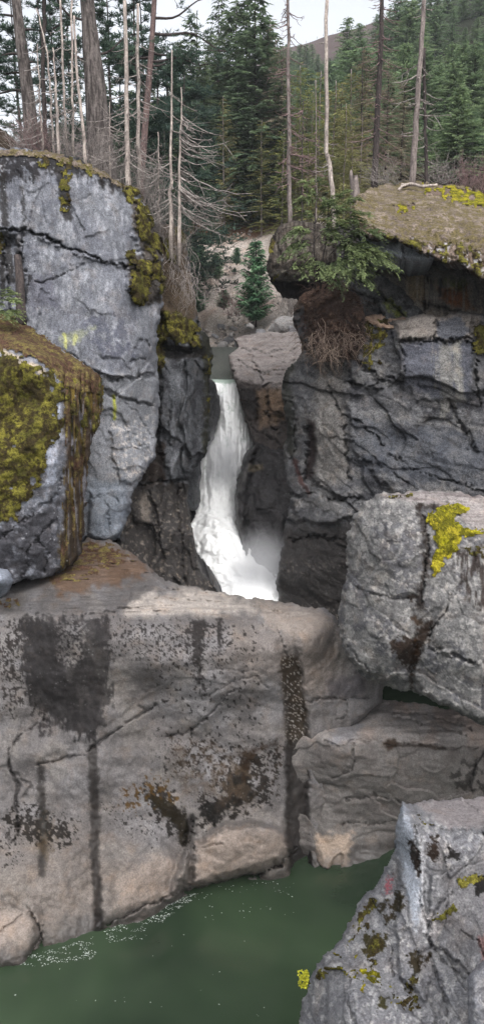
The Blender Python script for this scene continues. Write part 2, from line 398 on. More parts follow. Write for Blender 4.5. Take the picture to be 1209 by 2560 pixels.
# ================================================================== the broad ledge across the middle
def wl(px, py): return (px, py, float(water_Y(px, py)))
r = Rock('rock_ledge', [(-70,1462),(-10,1466),(60,1452),(110,1420),(170,1385),(215,1345),(275,1350),(335,1388),(385,1426),(410,1450),(460,1464),(540,1478),(610,1492),(690,1503),(765,1516),(808,1520),(834,1538),(850,1566),(930,1590),(960,1680),(950,1760),(900,1800),(835,1860),(822,1960),(815,2060),(822,2150),(830,2270),(600,2330),(420,2400),(240,2480),(-70,2540)],
  [(-60,1470,17.2),(60,1460,17.2),(215,1360,19.2),(300,1375,19.0),(380,1430,18.1),(470,1472,17.6),(600,1496,17.3),(700,1508,17.0),(800,1524,16.6),
   (-60,1545,15.2),(120,1540,15.3),(300,1540,15.4),(460,1536,15.5),(600,1546,15.6),(700,1556,15.6),(800,1550,15.9),(850,1580,16.2),(930,1640,16.4),(940,1745,16.2),
   (150,1450,17.0),(300,1462,16.9),(450,1500,16.5),(600,1518,16.4),
   (-60,1800,14.9),(150,1800,15.1),(250,1860,14.7),(400,1800,15.2),(600,1800,15.3),(700,1740,15.4),(800,1700,15.8),(870,1700,16.0),(800,1850,15.6),
   (-60,2100,14.1),(100,2060,14.4),(250,2060,14.5),(400,2050,14.7),(520,2050,14.9),(640,2020,15.1),(700,2000,15.2),(790,2050,15.6),
   (-60,2300,13.1),(90,2250,13.6),(250,2220,14.0),(420,2170,14.4),(560,2130,14.7),(680,2110,14.9),(750,2120,15.4),
   wl(-60,2412),wl(0,2402),wl(100,2376),wl(200,2348),wl(300,2306),wl(400,2264),wl(480,2226),wl(600,2198),wl(700,2190),wl(770,2184),wl(826,2174),
   (-60,2480,12.4),(100,2450,12.9),(300,2380,13.6),(480,2300,14.4),(700,2260,15.0)],
  step=2.8, warp=5, edge=14, edge_d=.35, seed=1)
r.round()
x, y = r.X, r.Y
face = sstep(1525, 1560, y+r.wob(8, 40))
r.noise(.16, .35, 3).noise(.07, 1.1, 4).noise(.025, 4.5, 4)
r.facets(2.4, .05, .6, (1.5, .8), .15, .4, 1)
top = 1-face
r.D -= top*.10*fbm(np.stack([x/120+y/60, y/9, 0*x], -1), 3)                      # thin sheets on top
r.patch([(-80,1560),(560,1570),(705,1580),(722,1660),(712,1740),(560,1745),(470,1830),(250,1830),(100,1900),(-80,1930)], .09, 22, 12, 60)
r.patch([(470,2120),(560,2060),(700,2070),(732,2120),(700,2150),(600,2185),(480,2215),(420,2240)], .6, 16, 10, 50)
r.patch([(-80,2270),(90,2262),(100,2330),(60,2420),(-80,2440)], .22, 16, 10, 50)
r.patch([(270,2180),(400,2100),(460,2140),(450,2230),(330,2290),(250,2310)], .3, 26, 14, 60); r.patch([(-80,2060),(60,2090),(200,2120),(225,2200),(100,2260),(-80,2265)], .22, 30, 14, 60)
# the water-worn slot
slot = r.line([(700,1560),(722,1640),(735,1720),(745,1850),(745,1990),(742,2100),(752,2180)], 24, 12, 5)
r.D += .16*slot*sstep(1560, 1700, y)+.12*slot
r.D += .35*r.line([(480,2050),(470,2110),(478,2190),(455,2225)], 7, 9, 5)
cr = r.crack
cr([(20,1920),(25,1870),(60,1832),(120,1795)], 3, .12); cr([(20,1900),(45,1960),(40,2010),(48,2080),(30,2110)], 6, .2); cr([(30,1925),(80,1965),(60,1990)], 4, .1)
cr([(90,1913),(150,1900),(215,1885),(240,1862),(285,1830),(330,1798),(380,1772),(388,1760)], 3.5, .16, 4, .6)
cr([(345,1762),(358,1775),(350,1790)], 2.5, .1); cr([(410,1840),(460,1835),(510,1800),(545,1765),(568,1735),(600,1720)], 3, .14, 4, .55)
cr([(505,1675),(560,1672),(610,1680),(640,1675)], 2, .06, 4, .6); cr([(520,1740),(580,1705),(640,1690),(665,1720)], 2.4, .08, 4, .6)
cr([(770,1755),(800,1748),(850,1746),(920,1742)], 3, .15); cr([(865,1750),(870,1790),(840,1800)], 3, .12)
cr([(560,2105),(500,2120),(480,2150)], 3, .1); cr([(80,2390),(100,2340),(115,2300)], 3, .12); cr([(0,2330),(40,2300),(80,2275)], 3, .1, 4, .4)
cr([(690,1560),(705,1600),(720,1650)], 4, .12, 5, .7)
for a in ([(280,1410),(330,1400),(385,1428)], [(300,1440),(370,1432),(420,1452)], [(340,1490),(450,1498),(560,1510)], [(200,1540),(330,1520),(460,1532)], [(420,1475),(500,1482),(600,1500)], [(500,1500),(600,1512),(700,1530)]): cr(a, 3.5, .12, 6, .5)
r.D = np.where(y > 2150, r.D, r.D)
cr([(470,2232),(560,2206),(640,2186),(700,2160),(734,2122)], 5, .3, 5, .6); cr([(70,2268),(90,2300),(104,2340),(98,2385)], 4, .2, 5, .6); cr([(270,2310),(360,2268),(440,2232),(462,2190)], 4, .16, 6, .5); cr([(700,2068),(640,2062),(560,2072),(505,2110)], 3, .1, 6, .3)
# colour
c = alb(97, 94, 94); r.tint[:] = c
r.paint(.55*r.spots(170, .0, .3, 1), alb(126, 124, 126))
r.paint(.8*sstep(2020, 2190, y+r.wob(60, 160)), alb(116, 108, 102))
r.paint(.5*r.spots(90, .25, .3, 2), alb(118, 113, 109)); r.paint(.5*r.spots(150, .1, .35, 92, .6), alb(92, 88, 87)); r.D -= .12*fbm(np.stack([x/150, y/110, 0*x+6], -1), 2)*face
r.paint(.65*r.poly([(560,1560),(760,1560),(850,1640),(850,1740),(770,1760),(700,1700),(620,1700)], 40, 20), alb(116, 108, 103))
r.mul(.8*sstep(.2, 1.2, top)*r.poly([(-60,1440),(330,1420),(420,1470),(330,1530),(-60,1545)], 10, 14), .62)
r.paint(.7*top*r.poly([(330,1500),(480,1470),(620,1500),(640,1535),(480,1540),(300,1545)], 22, 20, 34), alb(172, 164, 157))
r.paint(.5*r.poly([(640,1500),(800,1520),(830,1560),(760,1600),(660,1560)], 12, 10), alb(156, 144, 134))
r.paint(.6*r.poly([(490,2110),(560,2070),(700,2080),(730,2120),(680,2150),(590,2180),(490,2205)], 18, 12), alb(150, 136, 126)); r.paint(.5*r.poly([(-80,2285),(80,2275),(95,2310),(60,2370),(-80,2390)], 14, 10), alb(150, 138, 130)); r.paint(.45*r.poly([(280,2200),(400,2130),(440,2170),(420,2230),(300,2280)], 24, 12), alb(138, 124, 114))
# dark water stains on the face
st = r.poly([(60,1545),(265,1545),(275,1640),(276,1740),(262,1800),(235,1855),(190,1840),(120,1800),(70,1740),(50,1640)], 9, 20, 22, 3, 10)*(1-.15*r.spots(40, .15, .25, 93, 2.2))
hole = np.clip(r.poly([(145,1560),(215,1550),(210,1640),(180,1670),(145,1650)], 8, 14, 12, 4), 0, 1)*.65*r.spots(8, -.05, .1, 5)
r.paint(st*(1-hole)*.95, STAIN*.6); r.setwet(st*.35)
r.paint(.85*r.poly([(96,1790),(125,1800),(128,1840),(100,1845)], 5, 8, 12, 5)*r.spots(12, -.1, .1, 55), STAIN)
band = lambda a, b, xa, xb, k=0: sstep(a-18, a+10, y)*sstep(b+30, b-30, y)*sstep(xa-40, xa, x)*sstep(xb+40, xb, x)
blk = r.spots(8, .46, .06, 6, 1.5)*band(1545, 1660, 280, 480)+r.spots(9, .42, .05, 7, 1.6)*band(1545, 1800, -60, 140)+.9*r.spots(9, .2, .1, 8, 2.5)*r.poly([(470,1545),(520,1545),(508,1640),(520,1740),(495,1745),(480,1650)], 6, 10, 10, 8)
blk = blk+r.poly([(478,1548),(516,1548),(505,1640),(500,1690),(484,1660)], 4, 9, 9, 9)+r.poly([(540,1545),(556,1545),(552,1620),(545,1640)], 4, 5, 9, 10)+r.spots(11, .5, .05, 11, 1.3)*band(1560, 1950, 400, 640)
r.paint(np.clip(blk, 0, 1)*.9*face, alb(50, 46, 45, 1.0))
for pl, w, w2 in (([(232,1870),(234,1940),(238,2040),(236,2120),(243,2230),(248,2330)], 12, 5), ([(104,1920),(103,1990),(110,2080),(104,2185)], 9, 6)):
    s_ = r.line(pl, w, w2, 5, 20, 3); r.paint(s_*.9, alb(46, 40, 37, 1.0)); r.setwet(s_*.6)
r.paint(.55*r.poly([(85,2040),(130,2030),(135,2110),(110,2150),(90,2100)], 10, 14), alb(92, 76, 50, 1.0))
# black crustose lichen blots with soft outlines
def blots(r, area, seed, n, sz, c=BLACKL, al=.95):
    g = np.random.RandomState(seed); M = np.zeros(r.shape)
    ax = r.X+r.wob(5, 9, seed); ay = r.Y+r.wob(5, 9, seed+2)
    for k in range(n):
        px, py = area[0]+g.rand()*(area[2]-area[0]), area[1]+g.rand()*(area[3]-area[1]); s_ = sz[0]+(sz[1]-sz[0])*g.rand()**2.5
        M = np.maximum(M, sstep(1.15, .85, np.hypot((ax-px)/s_, (ay-py)/(s_*(.8+.6*g.rand())))))
    r.paint(M*al, c); return M
BK = alb(44, 40, 36, 1.0)
for k, (P_, sz, th, gn, c_) in enumerate((([(365,1965),(420,1975),(470,2060),(475,2110),(445,2100),(400,2040),(372,2000)], 13, .62, 1.1, BK), ([(250,2000),(330,2010),(410,2080),(380,2110),(270,2060)], 9, .95, .55, BK), ([(490,1990),(560,1930),(640,1870),(690,1880),(680,2010),(600,2060),(500,2070)], 14, .82, .85, BK), ([(20,2040),(70,2010),(190,2060),(180,2110),(90,2105),(30,2080)], 13, .66, .95, BK), ([(0,2060),(50,2050),(70,2160),(0,2180)], 9, .95, .6, BK),
    ([(420,1850),(520,1850),(720,1850),(700,1990),(560,1960),(430,1930)], 8, .9, .7, alb(60, 52, 46, 1.0)), ([(355,1945),(430,1945),(440,2010),(370,2010)], 12, .75, .75, alb(100, 76, 40, 1.0)), ([(310,1980),(350,1980),(350,2020),(315,2020)], 12, .7, .8, alb(100, 76, 40, 1.0)), ([(0,1550),(100,1560),(70,1760),(0,1790)], 9, .9, .75, alb(66, 61, 59, 1.0)), ([(270,1548),(560,1545),(620,1640),(480,1700),(300,1640)], 8, 1.05, .7, alb(60, 56, 55, 1.0)))): r.paint(.93*r.crust(P_, sz, 26, th, gn, 100+k), c_)
r.paint(.95*r.poly([(575,1955),(612,1890),(635,1880),(622,1950),(640,1990),(600,2010),(570,2020)], 5, 12, 14, 21), alb(40, 35, 30, 1.0))
r.paint(.92*r.poly([(500,2010),(560,1995),(570,2030),(540,2060),(505,2050)], 5, 14, 12, 22), BLACKL)
r.paint(.92*r.poly([(370,1985),(430,2000),(470,2060),(470,2115),(452,2110),(440,2060),(395,2030)], 5, 10, 14, 23), alb(44, 38, 26, 1.0))
r.paint(.7*r.poly([(600,1880),(690,1850),(690,1865),(640,1885),(610,1960)], 6, 8, 14, 24), BROWN*.8)
r.paint(.6*r.poly([(430,1840),(470,1850),(640,1900),(620,2010),(450,1980)], 30, 20, 40, 25)*r.spots(24, .0, .25, 26), alb(98, 84, 70, 1.0))
# the slot's brown slime
sl = r.line([(725,1660),(738,1760),(742,1850)], 26, 7, 7, 16, 31); r.paint(sl*.9, alb(66, 54, 38, 1.0)); r.paint(sl*r.spots(5, .42, .06, 32)*.7, PALE*.9)
s2 = r.line([(742,1880),(742,1990),(742,2090),(755,2175)], 30, 7, 5, 18, 33); r.paint(s2*.9, alb(50, 44, 42, 1.0)); r.setwet(np.maximum(sl*.3, s2*.7))
r.paint(.45*r.poly([(750,1560),(790,1530),(840,1560),(840,1700),(760,1730)], 20, 12), alb(138, 127, 120))
r.paint(.55*r.poly([(815,1700),(910,1680),(910,1740),(820,1745)], 12, 10), alb(84, 80, 86))
# damp band at the waterline
zz = at(x, y, r.D)[..., 2]
dmp = sstep(.5, .12, zz+.12*r.wob(1, 30)); r.mul(dmp, .4); r.setwet(dmp)
r.paint(sstep(.02, -.25, zz), alb(70, 80, 60))
r.paint(.7*r.poly([(110,1450),(200,1360),(280,1358),(390,1430),(300,1460),(150,1490)], 14, 16, 24, 45), alb(88, 66, 48)); tm = np.maximum(r.poly([(120,1452),(205,1360),(275,1356),(330,1395),(260,1430),(150,1462)], 10, 16, 20, 41), .9*r.poly([(-60,1500),(40,1490),(60,1520),(-60,1540)], 8, 12, 16, 42)*r.spots(14, .0, .2, 43))
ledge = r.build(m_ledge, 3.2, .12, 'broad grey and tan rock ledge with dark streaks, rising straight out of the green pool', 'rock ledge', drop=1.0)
r.moss(tm*r.spots(22, -.5, .35, 44), m_mossr, .07, 9, 'moss', 'thin rust brown moss')

# ================================================================== lower shelf right of the slot
r = Rock('rock_shelf', [(700,1800),(850,1762),(925,1742),(1000,1752),(1100,1770),(1280,1790),(1280,2300),(980,2310),(800,2290),(700,2240),(700,2000)],
  [(700,1850,16.1),(760,1850,15.9),(700,2000,15.8),(760,2000,15.75),(700,2150,15.7),(760,2150,15.6),(830,1790,16.9),(930,1746,17.2),(1100,1768,17.0),(1270,1795,16.8),(820,1838,15.5),(900,1846,15.4),(1000,1856,15.3),(1120,1864,15.2),(1270,1872,15.1),
   (830,1960,15.5),(900,2000,15.5),(1050,2000,15.4),(1270,2000,15.3),(830,2085,15.5),(900,2100,15.7),(1050,2090,15.8),
   wl(800,2182),wl(860,2168),wl(940,2146),wl(1010,2118),wl(1120,2090),wl(1270,2060),(800,2270,15.4),(1000,2240,15.9),(1270,2200,16.2)], step=2.8, warp=4, edge=8, edge_d=.15, seed=2)
r.round().noise(.12, .5, 3).noise(.05, 1.4, 4, (1, 1, 1.5)).noise(.018, 5, 3)
r.facets(1.3, .13, 1.0, (1.4, .8), .15, .5, 2, .0, .05)
x, y = r.X, r.Y; tp = sstep(1862, 1835, y-.05*(x-830)+r.wob(6, 40))
r.D -= tp*.05*fbm(np.stack([x/130+y/50, y/16, 0*x+3], -1), 3)+(1-tp)*.03*fbm(np.stack([x/120-y/60, y/34, 0*x+3], -1), 3)
for a in ([(810,1850),(845,1868),(880,1850),(930,1853)], [(960,1862),(1040,1858),(1120,1872),(1200,1868)], [(850,2058),(920,2062),(1010,2050)], [(830,1950),(880,1920),(885,1860)], [(980,1790),(1080,1810),(1160,1838)], [(940,1775),(1060,1785),(1180,1822)], [(850,2000),(940,1990),(1020,2010)]): r.crack(a, 3, .12, 6, .6)
r.tint[:] = alb(106, 102, 100); r.paint(.85*tp, alb(162, 156, 153)); r.paint(.55*r.spots(80, .1, .3, 1)*tp, alb(152, 134, 124)); r.paint(.5*r.spots(60, .2, .25, 2)*(1-tp), alb(98, 92, 90))  # top's colour lightened to offset the shadow of the boulder above
r.paint(.7*r.poly([(850,1790),(900,1775),(920,1800),(880,1850),(840,1860),(820,1850)], 12, 8), alb(130, 132, 138))
r.paint(.9*r.poly([(955,1858),(985,1846),(1000,1858),(970,1874)], 4, 5), alb(52, 40, 30)); r.paint(.8*r.line([(990,1862),(1060,1864),(1110,1872)], 4, 3, 4), alb(46, 38, 32))
r.paint(.7*r.poly([(1120,1920),(1209,1890),(1209,1980),(1140,1985)], 8, 14)*r.spots(16, .05, .12, 4), BLACKL*1.3)
r.paint(.6*r.poly([(790,2090),(880,2085),(870,2160),(800,2170)], 10, 10), alb(176, 156, 138))
zz = at(x, y, r.D)[..., 2]; dmp = sstep(.5, .12, zz+.12*r.wob(1, 30)); r.mul(dmp, .42); r.setwet(dmp)
r.build(m_ledge, 3.5, .1, 'low stepped tan rock shelf with a pale sloping top, under the big speckled boulder', 'rock shelf', drop=.5)

# ================================================================== big boulder at the right
r = Rock('boulder', [(845,1540),(848,1495),(860,1455),(870,1420),(862,1375),(868,1330),(884,1290),(906,1256),(942,1235),(1000,1231),(1060,1227),(1130,1227),(1209,1243),(1300,1260),(1300,1850),(1209,1812),(1170,1796),(1120,1768),(1060,1744),(1000,1725),(950,1710),(915,1697),(880,1662),(858,1620),(848,1585)],
  [(855,1540,14.6),(870,1400,14.7),(900,1270,14.8),(960,1250,14.4),(1000,1300,13.7),(920,1400,13.9),(900,1550,13.9),(960,1660,13.7),(1040,1500,13.4),(1060,1620,13.3),(1100,1400,13.5),(1150,1340,13.9),(1200,1260,14.9),(1080,1238,14.8),(1209,1330,14.1),(1150,1500,13.2),(1200,1640,12.9),(1160,1750,13.0),(1290,1300,14.4),(1290,1500,13.2),(1290,1800,12.8),(1070,1270,14.2),(1000,1700,13.9)], step=2.8, warp=6, edge=18, edge_d=.5, seed=3)
r.round().noise(.12, .55, 3).noise(.025, 1.8, 3).noise(.008, 6, 3).facets(1.2, .24, 1.2, (1, 1.1), .3, .2, 4, .02, .03).facets(.4, .035, 1.4, (1, 1), .3, .3, 14)
r.patch([(1130,1475),(1160,1500),(1300,1540),(1300,1640),(1180,1655),(1090,1620),(1075,1570)], .18, 5, 8, 30)
r.patch([(1035,1640),(1075,1610),(1180,1660),(1300,1650),(1300,1860),(1180,1800),(1060,1745),(1030,1690)], .2, 6, 8, 30)
r.patch([(860,1470),(880,1465),(980,1495),(1030,1500),(1040,1600),(1010,1700),(900,1680),(850,1600),(850,1520)], .13, 7, 10, 30)
for a in ([(885,1470),(950,1490),(1025,1498)], [(1130,1478),(1110,1530),(1080,1570),(1070,1620)], [(1075,1625),(1120,1645),(1180,1655)], [(1060,1290),(1070,1380),(1060,1440),(1050,1520)], [(1035,1730),(1030,1680),(1050,1630)], [(870,1620),(900,1650),(930,1690)]): r.crack(a, 3.5, .13, 6, .7)
x, y = r.X, r.Y; r.tint[:] = alb(112, 111, 111)
r.paint(.7*r.spots(70, .12, .2, 1), alb(88, 88, 93)); r.paint(.6*r.spots(26, .22, .14, 2), alb(148, 146, 144)); r.paint(.6*r.spots(14, .4, .08, 22), alb(164, 161, 158)); r.paint(.6*r.spots(18, .28, .1, 3)*sstep(1720, 1400, y), alb(70, 68, 70))
tp = r.poly([(940,1236),(1060,1226),(1300,1250),(1300,1380),(1200,1340),(1150,1290),(1050,1258)], 8, 8, 30, 4); r.paint(.7*tp, alb(150, 142, 140))
r.paint(.8*tp*sstep(.1, .3, fbm(np.stack([x/110, y/6, 0*x], -1), 3)), alb(112, 104, 104))
for pl, w in (([(1045,1265),(1062,1330),(1068,1400),(1052,1460),(1048,1520)], 9), ([(1050,1265),(1090,1270)], 7)): r.paint(.8*r.line(pl, w, 5, 9, 13, 5), alb(52, 40, 32, 1.0))
r.paint(.9*r.poly([(975,1605),(1010,1592),(1045,1600),(1050,1640),(1035,1680),(1022,1670),(985,1635)], 4, 12, 12, 6), alb(60, 42, 28, 1.0)); r.paint(.9*r.poly([(1040,1570),(1075,1545),(1085,1560),(1055,1620),(1030,1670),(1030,1720),(1022,1700),(1030,1640)], 4, 8, 12, 7), alb(58, 42, 30, 1.0))
r.paint(.9*r.poly([(1018,1545),(1040,1540),(1060,1560),(1040,1565)], 4, 7, 10, 8), alb(56, 42, 30)); r.paint(.92*r.poly([(1012,1490),(1030,1482),(1045,1492),(1025,1505)], 3, 4, 10, 9), alb(48, 40, 34))
r.paint(.85*r.poly([(1120,1370),(1300,1370),(1300,1520),(1220,1540),(1160,1495),(1140,1440)], 10, 18, 16, 10)*sstep(-.25, .15, fbm(np.stack([x/13, y/60, 0*x], -1), 3)), alb(60, 46, 40, 1.0))
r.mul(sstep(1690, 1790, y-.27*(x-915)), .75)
ms = np.maximum(r.poly([(1070,1285),(1100,1265),(1160,1264),(1175,1275),(1140,1290),(1130,1305),(1160,1320),(1209,1325),(1209,1334),(1150,1345),(1140,1375),(1110,1400),(1100,1425),(1080,1438),(1075,1415),(1090,1370),(1082,1330),(1064,1310)], 5, 7, 14, 11), 0)
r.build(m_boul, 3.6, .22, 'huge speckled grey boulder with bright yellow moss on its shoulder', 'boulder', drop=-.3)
r.moss(ms, m_mossy, .11, 8, 'moss', 'bright yellow green moss cushion')
r.moss(r.poly([(1160,1372),(1209,1362),(1260,1370),(1260,1390),(1209,1398),(1175,1388)], 4, 6, 12, 12)*r.spots(12, -.1, .2, 3), m_moss, .06, 9, 'moss')
r.moss(r.poly([(960,1238),(1030,1236),(1030,1243),(970,1247)], 3, 4, 12, 13), m_moss, .04, 9, 'moss')

# ================================================================== near rock, lower right
r = Rock('near_rock', [(735,2640),(745,2560),(758,2505),(772,2448),(790,2408),(818,2382),(850,2350),(866,2312),(888,2272),(915,2232),(938,2216),(960,2170),(985,2120),(992,2070),(998,2018),(1006,2004),(1024,2010),(1070,1999),(1150,1997),(1209,1988),(1300,1985),(1300,2640)],
  [(1000,2020,6.75),(1060,2002,7.3),(1209,1992,7.9),(1290,1990,8.0),(1080,2060,6.5),(1209,2068,6.5),(1290,2075,6.4),(1020,2100,6.35),(990,2120,6.7),(1050,2250,6.1),(1209,2200,6.2),(940,2230,6.5),(880,2300,6.5),(960,2330,6.05),(1080,2400,5.8),(1209,2300,5.85),(860,2360,6.3),(800,2400,6.2),(780,2450,6.1),(870,2440,5.75),(930,2440,5.7),(760,2540,5.9),(860,2540,5.35),(1000,2500,5.4),(1100,2520,5.3),(1209,2400,5.5),(1290,2300,5.8),(1290,2600,5.1),(900,2620,5.1),(740,2630,5.8)], step=2.6, warp=6, edge=13, edge_d=.2, seed=4)
r.round().noise(.05, 1.2, 3).noise(.010, 3.8, 3).noise(.004, 12, 3).facets(.6, .13, 1.3, (.8, 1.4), -.35, .2, 3, .01, .03).facets(.2, .018, 1.4, (.8, 1.2), -.3, .3, 15)
r.patch([(1006,2010),(1045,2060),(1060,2150),(1060,2280),(1080,2420),(1060,2500),(1000,2440),(985,2330),(1000,2200),(990,2100)], .10, 6, 8, 30)
r.patch([(1080,2190),(1200,2150),(1300,2160),(1300,2420),(1180,2440),(1130,2390),(1070,2350)], .12, 5, 8, 26)
r.patch([(760,2420),(850,2400),(980,2500),(1060,2560),(1060,2640),(740,2640)], .10, 6, 8, 26)
for a in ([(1035,2060),(1045,2150),(1050,2250),(1062,2300),(1075,2330)], [(975,2360),(975,2400),(985,2440)], [(1070,2350),(1100,2395),(1140,2430),(1165,2450)], [(1075,2340),(1080,2280),(1130,2230)], [(870,2500),(890,2560),(905,2600)], [(1085,2420),(1110,2490),(1120,2560)], [(1025,2010),(1060,2060),(1110,2075),(1209,2075)], [(1150,2330),(1190,2350),(1209,2390)]): r.crack(a, 3.5, .05, 6, .75)
x, y = r.X, r.Y; r.tint[:] = alb(122, 122, 125); r.paint(.6*r.spots(60, .1, .25, 1), alb(104, 104, 109)); r.paint(.6*r.spots(20, .34, .14, 2), alb(166, 165, 165)); r.paint(.5*r.spots(11, .3, .1, 3), alb(84, 82, 86))
r.paint(.8*r.poly([(990,2010),(1012,2012),(1035,2100),(1055,2250),(1040,2330),(1010,2200),(985,2110)], 8, 8), alb(148, 154, 164))
r.paint(.6*r.poly([(1090,2180),(1209,2150),(1300,2170),(1300,2400),(1120,2390)], 14, 12), alb(96, 94, 96)); r.paint(.7*r.poly([(1030,2005),(1209,1985),(1300,1990),(1300,2068),(1120,2070)], 8, 8), alb(140, 132, 132))
r.paint(.8*r.line([(1045,2100),(1055,2200),(1060,2280),(1070,2330)], 9, 8, 12, 16, 5), alb(186, 186, 190))
r.paint(.85*r.poly([(965,2190),(985,2195),(975,2230),(958,2238)], 5, 8, 10, 6)*r.spots(7, -.05, .15, 4), alb(150, 84, 92)); r.paint(.6*r.poly([(1195,2340),(1215,2340),(1215,2400),(1200,2400)], 5, 6), alb(116, 78, 74))
for k, (P_, c_) in enumerate((([(1020,2100),(1035,2098),(1050,2150),(1045,2195),(1032,2170)], BROWN*.75), ([(1075,2090),(1092,2085),(1095,2130),(1085,2155),(1068,2140)], BROWN*.7), ([(1120,2120),(1150,2130),(1145,2150),(1115,2150)], BLACKL*1.4), ([(1180,2190),(1240,2190),(1240,2240),(1190,2235)], BLACKL*1.4), ([(990,2230),(1010,2240),(1012,2270),(980,2280),(975,2268)], alb(52, 46, 30)), ([(946,2250),(966,2250),(968,2275),(950,2278)], alb(52, 46, 30)), ([(950,2285),(985,2285),(988,2300),(965,2308)], alb(54, 46, 30)), ([(908,2340),(940,2330),(970,2345),(960,2370),(930,2392),(908,2380)], alb(60, 54, 26)), ([(1016,2385),(1040,2378),(1055,2395),(1040,2440),(1025,2480),(1010,2470),(1030,2430)], alb(48, 42, 26)), ([(1062,2390),(1078,2382),(1070,2410),(1060,2412)], alb(54, 46, 32)), ([(950,2490),(970,2492),(965,2520),(948,2525)], alb(58, 54, 26)))):
    r.paint(.95*r.poly(P_, 3, 11, 11, 40+k), c_*.8)
g_ = np.zeros(r.shape)
def mz(P, k, w=8): return r.poly(P, 6, w, 11, k)
dk = np.zeros(r.shape)
for k, P_ in enumerate(([(852,2345),(885,2290),(905,2280),(915,2295),(890,2310),(870,2345)], [(835,2385),(850,2360),(870,2345),(880,2370),(860,2390),(850,2410)], [(865,2385),(885,2360),(890,2390),(875,2400)], [(908,2345),(940,2335),(955,2370),(930,2392),(908,2378)], [(1080,2300),(1130,2262),(1140,2272),(1100,2300)], [(1015,2480),(1030,2430),(1045,2430),(1030,2485)], [(818,2398),(850,2390),(858,2420),(830,2420)], [(945,2470),(975,2465),(985,2490),(955,2500)], [(1022,2012),(1040,2020),(1075,2040),(1080,2060),(1060,2068),(1040,2056)], [(862,2352),(900,2298),(930,2308),(905,2350),(872,2382)], [(815,2405),(860,2372),(885,2398),(850,2428)], [(893,2388),(925,2380),(935,2412),(900,2420)], [(790,2432),(815,2410),(830,2425),(800,2450)], [(905,2270),(930,2245),(945,2255),(925,2285)], [(1000,2500),(1040,2490),(1050,2520),(1010,2530)], [(1140,2200),(1209,2180),(1209,2200),(1150,2220)])): dk = np.maximum(dk, mz(P_, 60+k))
br = np.zeros(r.shape)
for k, P_ in enumerate(([(855,2415),(875,2408),(895,2425),(925,2425),(950,2440),(945,2455),(925,2455),(915,2480),(900,2470),(905,2450),(880,2440),(865,2430)], [(888,2392),(910,2390),(908,2400),(892,2402)], [(980,2495),(1000,2495),(998,2508),(980,2508)], [(818,2375),(840,2362),(850,2372),(830,2392)])): br = np.maximum(br, r.poly(P_, 8, 5, 10, 80+k))
r.build(m_near, 3.0, .1, 'pale bluish rock pinnacle with black lichen and dots of moss, lower right corner', 'rock', drop=2.5)
r.moss(np.clip(dk*1.5, 0, 1)*r.spots(9, -.6, .25, 9), m_moss, .045, 22, 'moss', 'dark olive moss tufts'); r.moss(np.clip(br*1.6, 0, 1), m_mossy, .06, 20, 'moss', 'bright lime moss cushions')
r = Rock('near_rock', [(1172,2640),(1168,2500),(1166,2450),(1182,2422),(1212,2392),(1300,2360),(1300,2640)], [(1175,2450,4.95),(1210,2400,5.0),(1290,2370,5.1),(1200,2500,4.75),(1290,2500,4.6),(1175,2620,4.8),(1290,2630,4.4)], step=3, warp=5, edge=20, edge_d=.25, seed=5)
r.round().noise(.03, 1.6, 3).noise(.015, 7, 3); r.tint[:] = alb(140, 140, 146); r.paint(.7*r.spots(20, .2, .15, 2), alb(180, 178, 180)); r.paint(.5*r.spots(14, .2, .15, 3), alb(90, 90, 96))
r.build(m_near, 1.5, .1, 'small pale rounded rock cut off by the lower right edge, against the moss-dotted pinnacle', 'rock', drop=1)

# ================================================================== mossy boulder at the left
r = Rock('mossy_boulder', [(-80,790),(-20,785),(40,790),(75,812),(120,850),(170,880),(215,912),(245,932),(257,960),(259,1000),(250,1050),(232,1100),(222,1160),(214,1230),(210,1320),(205,1382),(180,1416),(120,1442),(60,1452),(0,1462),(-80,1470)],
  [(-60,800,19.5),(40,800,19.2),(120,856,18.6),(240,936,18.0),(-60,872,17.0),(40,880,16.9),(100,900,16.8),(150,955,16.7),(-60,960,16.6),(60,1000,16.5),(140,1060,16.45),(-60,1150,16.3),(60,1200,16.2),(150,1200,16.5),(200,1000,17.1),(245,1000,17.9),(215,1200,17.8),(205,1350,17.7),(160,1350,16.9),(100,1300,16.4),(60,1400,16.4),(-60,1300,16.2),(-60,1440,16.5),(110,1430,16.7),(180,1400,17.2)], step=2.8, warp=5, edge=14, edge_d=.3, seed=6)
r.round().noise(.16, .6, 3).noise(.06, 2.0, 4).noise(.03, 6, 4)
x, y = r.X, r.Y; side = r.poly([(150,935),(270,930),(270,1100),(200,1420),(150,1420),(160,1250),(165,1100)], 10, 8)
r.D -= side*.14*fbm(np.stack([x/11, y/160, 0*x], -1), 4)
for a in ([(0,1345),(60,1300),(140,1240),(160,1180)], [(60,1440),(70,1380),(130,1300)], [(110,1430),(120,1380),(80,1330)]): r.crack(a, 4, .14, 7, .6)
r.tint[:] = alb(116, 119, 128); r.paint(.6*r.spots(30, .1, .2, 1), alb(84, 84, 90)); r.paint(.4*r.spots(16, .25, .12, 2), alb(158, 158, 164))
r.paint(.9*r.poly([(0,1300),(60,1290),(150,1250),(150,1440),(-60,1465),(-60,1330)], 10, 14)*r.spots(30, -.4, .3, 3), alb(62, 61, 65)); r.paint(.92*side, alb(64, 50, 34)); r.paint(.7*side*sstep(.15, .35, fbm(np.stack([x/9, y/130, 0*x+2], -1), 3)), alb(112, 96, 40)); r.paint(.7*side*sstep(.3, .45, fbm(np.stack([x/8, y/90, 0*x+5], -1), 3))*sstep(950, 1050, y), alb(140, 140, 150))
r.paint(.9*side*sstep(1180, 1400, y), alb(50, 42, 34))
